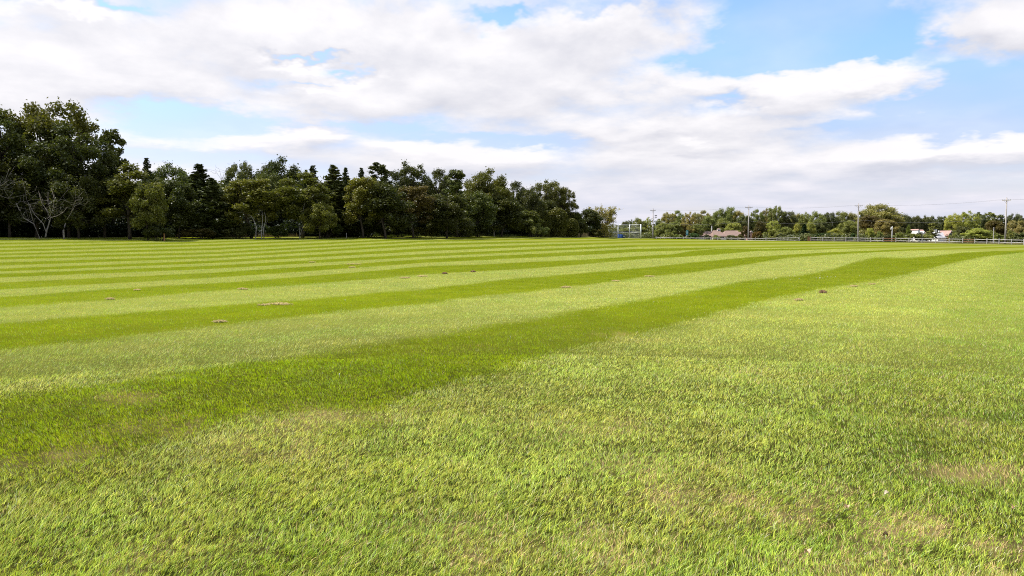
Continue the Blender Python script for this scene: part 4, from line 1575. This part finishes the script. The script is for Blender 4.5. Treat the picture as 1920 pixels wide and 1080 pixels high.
# ------------------------------------------------------------------ baseball backstop, barrels
BD = 196
cols = [(1141.5, BD - 1.5), (1158.5, BD + 1.2), (1180, BD + 1.2), (1201, BD - 1.5)]
x0, y0, zz0 = at(1170, BD)
root = empty('backstop', (x0, y0, zz0), 'galvanised baseball backstop of three mesh panels at the end of the field', 'backstop')
GALV = simple('galvanised_pipe', (.62, .63, .62), (.50, .51, .50), 2, .5, .5, .3)
MESHM = simple('wire_mesh', (.30, .31, .31), (.24, .25, .25), 2, .6, .4, .3)
pp = []
ztop = height_at(421.8, BD)
for px, D in cols:
    x, y, z = at(px, D)
    mb = MB()
    mb.tube([(x - x0, y - y0, z - zz0 - .3), (x - x0, y - y0, ztop - zz0 + .12)], [.13, .13], 8)
    mb.build('post', GALV, root, True)
    pp.append((x - x0, y - y0, z - zz0))
tp = ztop - zz0
md = height_at(435.5, BD) - zz0
for a_, b_ in zip(pp[:-1], pp[1:]):
    for h_ in (tp, md):
        mb = MB()
        mb.tube([(a_[0], a_[1], h_), (b_[0], b_[1], h_)], [.075, .075], 8)
        mb.build('rail', GALV, root, True)
    mb = MB()
    L = math.hypot(b_[0] - a_[0], b_[1] - a_[1])
    Ht = tp - a_[2]
    st = .22
    n_ = int((L + Ht) / st)

    def pt(s_, h_):
        return (a_[0] + (b_[0] - a_[0]) * s_ / L, a_[1] + (b_[1] - a_[1]) * s_ / L + .06, a_[2] + h_)
    for i in range(1, n_ + 1):
        c_ = i * st
        s0, s1 = max(0, c_ - Ht), min(L, c_)
        if s1 > s0:
            mb.tube([pt(s0, c_ - s0), pt(s1, c_ - s1)], [.008, .008], 3)
            mb.tube([pt(L - s0, c_ - s0), pt(L - s1, c_ - s1)], [.008, .008], 3)
    mb.build('wire_panel', MESHM, root)


def barrel(px, D, mat, label, tilt=0.0, hgt=.95, r_=.3):
    x, y, z = at(px, D)
    root = empty('barrel', (x, y, z), label, 'barrel')
    mb = MB()
    prof = [(0, r_ * .96), (.03, r_), (hgt * .3, r_ * 1.0), (hgt * .33, r_ * 1.05), (hgt * .36, r_), (hgt * .64, r_), (hgt * .67, r_ * 1.05), (hgt * .7, r_), (hgt - .03, r_), (hgt, r_ * .97)]
    mb.tube([(0, 0, q[0]) for q in prof], [q[1] for q in prof], 18)
    mb.build('body', mat, root, False)
    mb = MB()
    mb.tube([(0, 0, hgt), (0, 0, hgt + .035)], [r_ * .93, r_ * .9], 18)
    mb.build('lid', mat, root)
    root.rotation_euler = (0, tilt, 0)
    return root


BLUE = simple('blue_plastic', (.02, .09, .38), (.02, .07, .30), 2, .4, .5)
BLK = simple('dark_plastic', (.03, .05, .07), (.02, .03, .05), 2, .4, .5)
barrel(1160.4, 186, BLUE, 'left one of two blue barrels by the backstop', 0, .82, .32)
barrel(1164.6, 187, BLUE, 'right one of two blue barrels by the backstop', 0, .84, .30)
b_ = barrel(1169.2, 187, BLK, 'dark barrel with a pale disc beside the blue barrels', 0, .74, .32)
mb = MB()
mb.tube([(0, -.325, .42), (0, -.345, .42)], [.11, .11], 12)
mb.build('disc', WHITE, b_)

# low white bench left of the backstop
x, y, z = at(1126.5, 176)
root = empty('bench', (x, y, z), 'low white bench left of the backstop', 'bench')
zt = .52
mb = MB()
mb.box((0, -.14, zt), (1.95, .16, .05))
mb.box((0, .06, zt), (1.95, .16, .05))
mb.build('seat', WHITE, root)
for s_ in (-.8, .8):
    mb = MB()
    mb.box((s_, -.16, zt / 2 - .04), (.06, .06, zt - .035))
    mb.box((s_, .10, zt / 2 - .04), (.06, .06, zt - .035))
    mb.box((s_, -.03, zt - .06), (.06, .2, .06))
    mb.build('leg', METAL, root)

# ------------------------------------------------------------------ houses
ROOF = simple('roof_shingle', (.27, .185, .15), (.20, .14, .12), 1.3, .85, .15, stretch=(.6, .6, 5))
ROOFG = simple('grey_roof', (.42, .42, .44), (.33, .33, .35), 1.3, .8, .2)
ROOFP = simple('pink_roof', (.44, .27, .23), (.35, .22, .19), 1.3, .85, .2)
BRICK = simple('brick_wall', (.40, .20, .12), (.30, .15, .10), 3, .85, .15)
GLASS = simple('window_glass', (.04, .05, .06), (.07, .08, .09), 1, .15, .6)
CREAM = simple('cream_wall', (.74, .70, .62), (.64, .60, .53), 1, .7, .2)


def gable_block(root, x0, x1, y0, y1, z0, ze, zr, wall, roof, axis='x', over=.35, hipl=0.0, hipr=0.0):
    """walls and roof; the ridge runs along axis; hips shorten the ridge"""
    mb = MB()
    if axis == 'x':
        ym = (y0 + y1) / 2
        V = [(x0, y0, z0), (x1, y0, z0), (x1, y1, z0), (x0, y1, z0), (x0, y0, ze), (x1, y0, ze), (x1, y1, ze), (x0, y1, ze)]
        Fc = [(0, 1, 5, 4), (2, 3, 7, 6)]
        if hipl == 0:
            V.append((x0, ym, zr - .05)); Fc.append((3, 0, 4, len(V) - 1, 7))
        else:
            Fc.append((3, 0, 4, 7))
        if hipr == 0:
            V.append((x1, ym, zr - .05)); Fc.append((1, 2, 6, len(V) - 1, 5))
        else:
            Fc.append((1, 2, 6, 5))
        mb.poly(V, Fc)
        mb.build('wall', wall, root)
        t = .14
        sl = (zr - ze) / (ym - y0)
        yo0, yo1, zo = y0 - over, y1 + over, ze - over * sl
        xa, xb = x0 - over, x1 + over
        ra, rb = xa + hipl, xb - hipr
        mb = MB()
        V = [(xa, yo0, zo), (xb, yo0, zo), (xb, yo1, zo), (xa, yo1, zo), (ra, ym, zr), (rb, ym, zr)]
        V += [(a, b, c + t) for a, b, c in V]
        Fc = [(6, 7, 11, 10), (8, 9, 10, 11), (0, 4, 5, 1), (2, 5, 4, 3), (0, 1, 7, 6), (2, 3, 9, 8), (9, 6, 10), (7, 8, 11), (0, 6, 9, 3), (1, 2, 8, 7), (0, 3, 4), (1, 5, 2)]
        mb.poly(V, Fc)
        return mb.build('roof', roof, root)
    else:
        xm = (x0 + x1) / 2
        V = [(x0, y0, z0), (x1, y0, z0), (x1, y1, z0), (x0, y1, z0), (x0, y0, ze), (x1, y0, ze), (x1, y1, ze), (x0, y1, ze), (xm, y0, zr - .05), (xm, y1, zr - .05)]
        mb.poly(V, [(0, 1, 5, 8, 4), (2, 3, 7, 9, 6), (3, 0, 4, 7), (1, 2, 6, 5)])
        mb.build('wall', wall, root)
        t = .14
        sl = (zr - ze) / (xm - x0)
        xo0, xo1, zo = x0 - over, x1 + over, ze - over * sl
        ya, yb = y0 - over, y1 + over
        mb = MB()
        V = [(xo0, ya, zo), (xo0, yb, zo), (xm, yb, zr), (xm, ya, zr), (xo1, ya, zo), (xo1, yb, zo)]
        V += [(a, b, c + t) for a, b, c in V]
        mb.poly(V, [(6, 9, 8, 7), (9, 10, 11, 8), (0, 1, 2, 3), (3, 2, 5, 4), (0, 3, 9, 6), (3, 4, 10, 9), (1, 7, 8, 2), (2, 8, 11, 5), (0, 6, 7, 1), (4, 5, 11, 10)])
        return mb.build('roof', roof, root)


def window(root, x, y, z, w, h, axis='y'):
    mb = MB()
    for dx_, dz__, sx, sz in ((0, h / 2, w + .12, .08), (0, -h / 2, w + .12, .08), (-w / 2, 0, .08, h - .08), (w / 2, 0, .08, h - .08), (0, 0, .05, h - .08)):
        mb.box((x + dx_, y - .03, z + dz__), (sx, .07, sz))
    f_ = mb.build('window', WHITE, root)
    mb = MB()
    mb.box((x, y - .012, z), (w - .02, .03, h - .02))
    mb.build('pane', GLASS, f_)


HD = 300
u_ = HD / F
hx0, hy0, hz0 = at(1360, HD)
root = empty('ranch_house', (hx0, hy0, hz0), 'long low house with brown roofs, cupola and white corner walls behind the fence', 'house')


def U(px):
    return (px - 1360) * u_


def ZH(py, D=HD):
    return height_at(py, D) - hz0


gable_block(root, U(1311), U(1338), 1.5, 9, -.5, ZH(442.3), ZH(434.2), WHITE, ROOF, 'x', .3, 1.5, 0)
gable_block(root, U(1336), U(1360), -1.0, 9, -.5, ZH(443), ZH(432.4), CREAM, ROOF, 'x', .4, 1.5, 2.0)
gable_block(root, U(1357), U(1390), .4, 10.5, -.5, ZH(443.4), ZH(432.8), CREAM, ROOF, 'x', .4, 2.4, .5)
gable_block(root, U(1402), U(1416), 1.0, 12, -.5, ZH(441), ZH(433.4), ROOFP, ROOF, 'y', .35)
gable_block(root, U(1389), U(1403), 4.0, 12, -.5, ZH(443.2), ZH(435.5), CREAM, ROOF, 'x', .3)
for px in (1317, 1331):
    window(root, U(px), 1.5, 1.55, 1.4, 1.1)
for px in (1341, 1352):
    window(root, U(px), -1.0, 1.5, 1.5, 1.1)
for px in (1366, 1375, 1384):
    window(root, U(px), .4, 1.5, 1.3, 1.1)
# cupola
cx, cz = U(1351.5), ZH(433)
mb = MB()
mb.box((cx, 4, cz + .1), (1.05, 1.05, 1.1))
cu = mb.build('cupola', WHITE, root)
mb = MB()
mb.quad_strip([[(cx - .62, 3.38, cz + .65), (cx + .62, 3.38, cz + .65), (cx + .62, 4.62, cz + .65), (cx - .62, 4.62, cz + .65)],
               [(cx - .3, 3.7, cz + .98), (cx + .3, 3.7, cz + .98), (cx + .3, 4.3, cz + .98), (cx - .3, 4.3, cz + .98)], [(cx - .03, 3.97, cz + 1.15), (cx + .03, 3.97, cz + 1.15), (cx + .03, 4.03, cz + 1.15), (cx - .03, 4.03, cz + 1.15)]])
mb.build('cupola_roof', ROOF, cu)
mb = MB()
mb.box((cx, 3.46, cz + .2), (.5, .03, .5))
mb.build('louvre', GLASS, cu)
mb = MB()
mb.box((U(1341.5), 6.5, ZH(428.5)), (.3, .3, 2.2))
mb.box((U(1341.5), 6.5, ZH(423.2)), (.36, .36, .12))
mb.build('chimney', WHITE, root)
# white barge boards on the right gable
mb = MB()
zr, ze = ZH(433.4), ZH(441)
xm, xa, xb = U(1409), U(1402) - .35, U(1416) + .35
sl = (zr - ze) / (xm - U(1402))
zo = ze - .35 * sl
for xe in (xa, xb):
    mb.poly([(xe, .60, zo - .05), (xm, .60, zr - .05), (xm, .60, zr + .2), (xe, .60, zo + .2), (xe, .64, zo - .05), (xm, .64, zr - .05), (xm, .64, zr + .2), (xe, .64, zo + .2)],
            [(0, 1, 2, 3), (7, 6, 5, 4), (0, 4, 5, 1), (3, 2, 6, 7), (0, 3, 7, 4), (1, 5, 6, 2)])
mb.build('barge_board', WHITE, root)

HD2 = 290
u2 = HD2 / F


def small_house(px, label, build):
    x, y, z = at(px, HD2)
    r_ = empty('house', (x, y, z), label, 'house', 'small houses behind the fence')
    build(r_, lambda q: (q - px) * u2, lambda q: height_at(q, HD2) - z)


def h2(r_, U_, Z_):
    gable_block(r_, U_(1718.5), U_(1722), -.4, 6, -.5, Z_(431.5), Z_(430.2), WHITE, ROOFP, 'y', .1)
    gable_block(r_, U_(1722.1), U_(1735), 0, 6, -.5, Z_(440), Z_(431), WHITE, ROOFP, 'x', .3)
    for px in (1726, 1730.5):
        gable_block(r_, U_(px - 1.6), U_(px + 1.6), -.25, 2.2, Z_(440.5), Z_(437), Z_(434), WHITE, WHITE, 'y', .12)
        window(r_, U_(px), -.25, Z_(438.5), .35, .45)
    window(r_, U_(1727), 0, Z_(443.5), .9, .7)


def h3(r_, U_, Z_):
    gable_block(r_, U_(1757), U_(1775), 0, 7, -.5, Z_(445.5), Z_(436.3), WHITE, ROOFG, 'x', .3)
    gable_block(r_, U_(1774), U_(1782.5), -1.2, 7, -.5, Z_(439.5), Z_(433), BRICK, ROOFP, 'y', .3)
    window(r_, U_(1778), -1.2, Z_(440), .7, .9)
    window(r_, U_(1761), 0, Z_(447), .6, .5)
    mb = MB()
    mb.box((U_(1756), 1.5, Z_(438)), (.75, .75, 3.4))
    mb.box((U_(1756), 1.5, Z_(431.2)), (.85, .85, .15))
    mb.build('chimney', WHITE, r_)
    mb = MB()
    mb.box((U_(1768.5), 3.5, Z_(435.6)), (.5, .5, 1.3))
    mb.build('chimney', WHITE, r_)
    xm, xa, xb = U_(1778.25), U_(1774) - .3, U_(1782.5) + .3
    zr, ze = Z_(433), Z_(439.5)
    zo = ze - .3 * (zr - ze) / (xm - U_(1774))
    mb = MB()
    for xe in (xa, xb):
        mb.poly([(xe, -1.56, zo - .05), (xm, -1.56, zr - .05), (xm, -1.56, zr + .2), (xe, -1.56, zo + .2), (xe, -1.52, zo - .05), (xm, -1.52, zr - .05), (xm, -1.52, zr + .2), (xe, -1.52, zo + .2)],
                [(0, 1, 2, 3), (7, 6, 5, 4), (0, 4, 5, 1), (3, 2, 6, 7), (0, 3, 7, 4), (1, 5, 6, 2)])
    mb.build('barge_board', WHITE, r_)


small_house(1726, 'small white house with pinkish roof, left of the layered conifer', h2)
small_house(1768, 'small house with grey roof, white chimneys and brick gable', h3)

# ------------------------------------------------------------------ small things on the turf
DRYM = simple('dry_clippings', (.50, .38, .17), (.30, .25, .10), 30, .9, .1)
SOIL = simple('soil_clod', (.22, .13, .07), (.12, .08, .045), 20, .95, .05)


def clump(px, py, w, hgt, label, soil=False, seed=0):
    """a flattened heap of dry clippings: crumbly body with straws sticking out"""
    rg = np.random.default_rng(seed + 100)
    if not soil:
        w, hgt = w * .85, hgt * .55
    else:
        w, hgt = w * .7, hgt * .6
    x, y = world_of(px, py)
    z = gz(x, y)
    mb = MB()
    n = int(90 + 160 * w)
    ratio = .45
    for i in range(n):
        a, q = rg.uniform(0, 2 * math.pi), rg.random() ** .6
        cx, cy = math.cos(a) * q * w / 2, math.sin(a) * q * w / 2 * ratio
        top = hgt * (1 - q * q) * rg.uniform(.35, 1) + .018
        L = rg.uniform(.03, .09)
        t = rg.uniform(0, math.pi)
        dxx, dyy, dzz = math.cos(t) * L, math.sin(t) * L * .7, rg.uniform(-.02, .03)
        ww = .006 if not soil else .012
        mb.poly([(cx - dxx / 2, cy - dyy / 2, top), (cx + dxx / 2, cy + dyy / 2, top + dzz), (cx + dxx / 2, cy + dyy / 2 + ww, top + dzz + ww), (cx - dxx / 2, cy - dyy / 2 + ww, top + ww)], [(0, 1, 2, 3)])
    for i in range(int(8 + 14 * w)):
        a, q = rg.uniform(0, 2 * math.pi), rg.random() ** .7 * .8
        cx, cy = math.cos(a) * q * w / 2, math.sin(a) * q * w / 2 * ratio
        r_ = hgt * rg.uniform(.5, .9) * (1 - .5 * q) + .012
        rings = []
        for zz, kq in ((0, .8), (r_ * .6, 1.0), (r_ * 1.2, .7), (r_ * 1.55, .2)):
            rings.append([(cx + math.cos(t) * r_ * kq * rg.uniform(.8, 1.3), cy + math.sin(t) * r_ * kq * rg.uniform(.8, 1.3), zz) for t in np.linspace(0, 2 * math.pi, 7, endpoint=False)])
        mb.quad_strip(rings)
    o = mb.build('soil_clod' if soil else 'clipping_heap', SOIL if soil else DRYM)
    o.location = (x, y, z)
    o.rotation_euler = (0, 0, rg.uniform(-.3, .3))
    tag(o, label, 'clod' if soil else 'dry clippings', 'dry clippings and clods lying on the field')


for i, c_ in enumerate([
    (526, 572, .80, .06, 'largest heap of tan dry clippings, on the second dark band'),
    (494, 574, .38, .04, 'small tan heap touching the left end of the largest one'),
    (455, 543, .38, .05, 'tan heap left above the largest heap, on a pale band'),
    (412, 605, .30, .04, 'faint heap left below the largest heap'),
    (585, 492.5, .55, .06, 'thin heap far above the largest heap'),
    (663, 496, 1.1, .05, 'long thin streak of clippings farther up the field'),
    (660, 502, .5, .05, 'short streak just below the long thin streak'),
    (760, 522, .5, .05, 'left heap of the row of heaps in mid field'),
    (792, 519, .5, .05, 'second heap of the row of heaps in mid field'),
    (257, 545, .3, .04, 'small pale heap left in mid field'),
    (206, 562, .25, .04, 'tiny pale heap near the left edge of the photo'),
    (1061, 540, .40, .07, 'reddish heap at the end of the second dark band'),
    (1155, 528, .35, .04, 'small heap right of the reddish one'),
    (1218, 519, .55, .05, 'flat heap on the edge of the dark band right of centre'),
    (1601, 538, .45, .05, 'flat heap right of the dark clod'),
    (1636, 534, .35, .04, 'outer flat heap right of the dark clod'),
    (1497, 564, .30, .05, 'pale heap left of the dark clod')]):
    clump(*c_, seed=i)
for i, c_ in enumerate([
    (834, 514, .34, .09, 'dark clod at the end of the row of heaps in mid field'),
    (887, 510.5, .34, .08, 'dark clod alone right of the row of heaps'),
    (1543, 550, .30, .10, 'dark clod on the lower edge of the broad dark band at the right')]):
    clump(*c_, soil=True, seed=i + 40)

LEAFD = simple('dead_leaf', (.60, .40, .26), (.42, .26, .15), 25, .7, .3)
LEAFP = simple('pale_leaf', (.74, .66, .50), (.60, .50, .36), 25, .7, .3)
for i, (px, py, s_, mat_, lab) in enumerate([
    (1662, 940, .030, LEAFP, 'pale fallen leaf lying above the bare tan patch at lower right'),
    (1899, 967, .030, LEAFD, 'tan fallen leaf close to the right edge of the photo'),
    (1513, 1054, .034, LEAFD, 'tan fallen leaf near the bottom right of the photo'),
    (1587, 966, .030, LEAFD, 'pinkish fallen leaf left of the pale one'),
    (1660, 1018, .02, simple('dark_leaf', (.20, .13, .07), (.12, .08, .05), 20), 'dark curled leaf below the pale fallen leaf')]):
    rg = np.random.default_rng(i)
    x, y = world_of(px, py)
    z = gz(x, y) + .036
    V, Fc = [], []
    nn = 8
    for a_ in range(nn + 1):
        t = a_ / nn
        wd = s_ * .42 * math.sin(math.pi * min(1, t * .93 + .05)) ** .8 * (1 + .18 * (a_ % 2))
        for s2 in (-1, 0, 1):
            V.append(((t - .5) * s_ * 1.3, s2 * wd, .012 * s2 * s2 + .016 * math.sin(t * 3) + (0 if s2 else -.004)))
    for a_ in range(nn):
        for b_ in (0, 1):
            q = a_ * 3 + b_
            Fc.append((q, q + 1, q + 4, q + 3))
    mb = MB()
    mb.poly(V, Fc)
    mb.tube([(-.65 * s_, 0, .0), (-.95 * s_, .004, .006)], [.0015, .001], 5)
    o = mb.build('fallen_leaf', mat_)
    o.location = (x, y, z)
    o.rotation_euler = (rg.uniform(-.3, .5), rg.uniform(-.3, .3), rg.uniform(0, 6))
    tag(o, lab, 'fallen leaf', 'fallen leaves on the turf')

# white clover heads dotting the turf
rg = np.random.default_rng(77)
V, Q = [], []
cl = []
for (px, py, n_, sx, sy) in [(1540, 522, 12, 45, 3), (1480, 524, 6, 60, 4), (800, 690, 4, 300, 50), (1150, 560, 5, 200, 20), (650, 540, 8, 250, 12)]:
    for i in range(n_):
        cl.append((px + rg.normal(0, sx * .6), py + rg.normal(0, sy * .6)))
mb = MB()
for (px, py) in cl:
    if py < 470:
        continue
    x, y = world_of(px, py)
    z = gz(x, y) + .04
    r_ = rg.uniform(.004, .008) * (1 + math.hypot(x, y) / 60)
    mb.tube([(x, y, z), (x, y, z + r_ * .6), (x, y, z + r_ * 1.5), (x, y, z + r_ * 2)], [r_ * .5, r_, r_ * .8, r_ * .2], 6)
    mb.tube([(x, y, z - .03), (x, y, z)], [.0015, .0015], 3)
o = mb.build('clover_flowers', simple('clover_white', (.75, .74, .66), (.60, .58, .50), 40))
tag(o, 'tiny white clover heads scattered through the turf', 'clover', kind='stuff')

# tan reeds and long dry grass at the end of the wood and along the fences
def reeds(name, px0, px1, off, n, h0, h1, colr, label, seed, fence=False):
    rg = np.random.default_rng(seed)
    px = rg.uniform(px0, px1, n)
    if fence:
        D = np.interp(px, [q[0] for q in FENCE_LINE], [q[1] for q in FENCE_LINE]) + off + rg.normal(0, .5, n)
    else:
        D = np.interp(px, TER[:, 0], TER[:, 1]) + off + rg.uniform(0, 3, n)
    X = (px - 960) / F * D
    Z = ground_z(X, D)
    h = rg.uniform(h0, h1, n) * (1 + .4 * vnoise(X * .6, D * .6, 8))
    w = .035
    lx, ly = rg.normal(0, .18, n) * h, rg.normal(0, .18, n) * h
    a_ = np.stack([X - w, D, Z - .05], -1)
    b_ = np.stack([X + w, D, Z - .05], -1)
    e_ = np.stack([X + lx, D + ly, Z + h], -1)
    V = np.stack([a_, b_, e_], 1).reshape(-1, 3)
    c = np.array(colr)[None] * rg.uniform(.6, 1.4, n)[:, None]
    c = np.hstack([np.repeat(c, 3, axis=0), np.ones((3 * n, 1))])
    me = mesh_np(name, V, None, np.arange(3 * n).reshape(-1, 3), [GRASS_MAT], [('tone', 'FLOAT_COLOR', c)])
    o = bpy.data.objects.new(name, me)
    COL.objects.link(o)
    tag(o, label, 'tall grass', kind='stuff')


reeds('tall_grass', 1050, 1120, .5, 2600, .5, 1.3, (.36, .27, .15), 'tan reeds in front of the right end of the wood', 1)
reeds('tall_grass', 330, 560, .5, 1400, .2, .6, (.20, .15, .09), 'sparse brown grass at the foot of the wood', 2)
reeds('tall_grass', 700, 1050, .3, 4000, .15, .45, (.12, .14, .04), 'rough green grass under the right half of the wood', 3)
reeds('tall_grass', 1215, 2300, -.3, 9000, .08, .24, (.36, .33, .16), 'pale dry grass under the rails of the fence', 4, True)
reeds('tall_grass', 1140, 1420, 18, 5000, .2, .7, (.16, .17, .06), 'rough grass behind the backstop', 5)
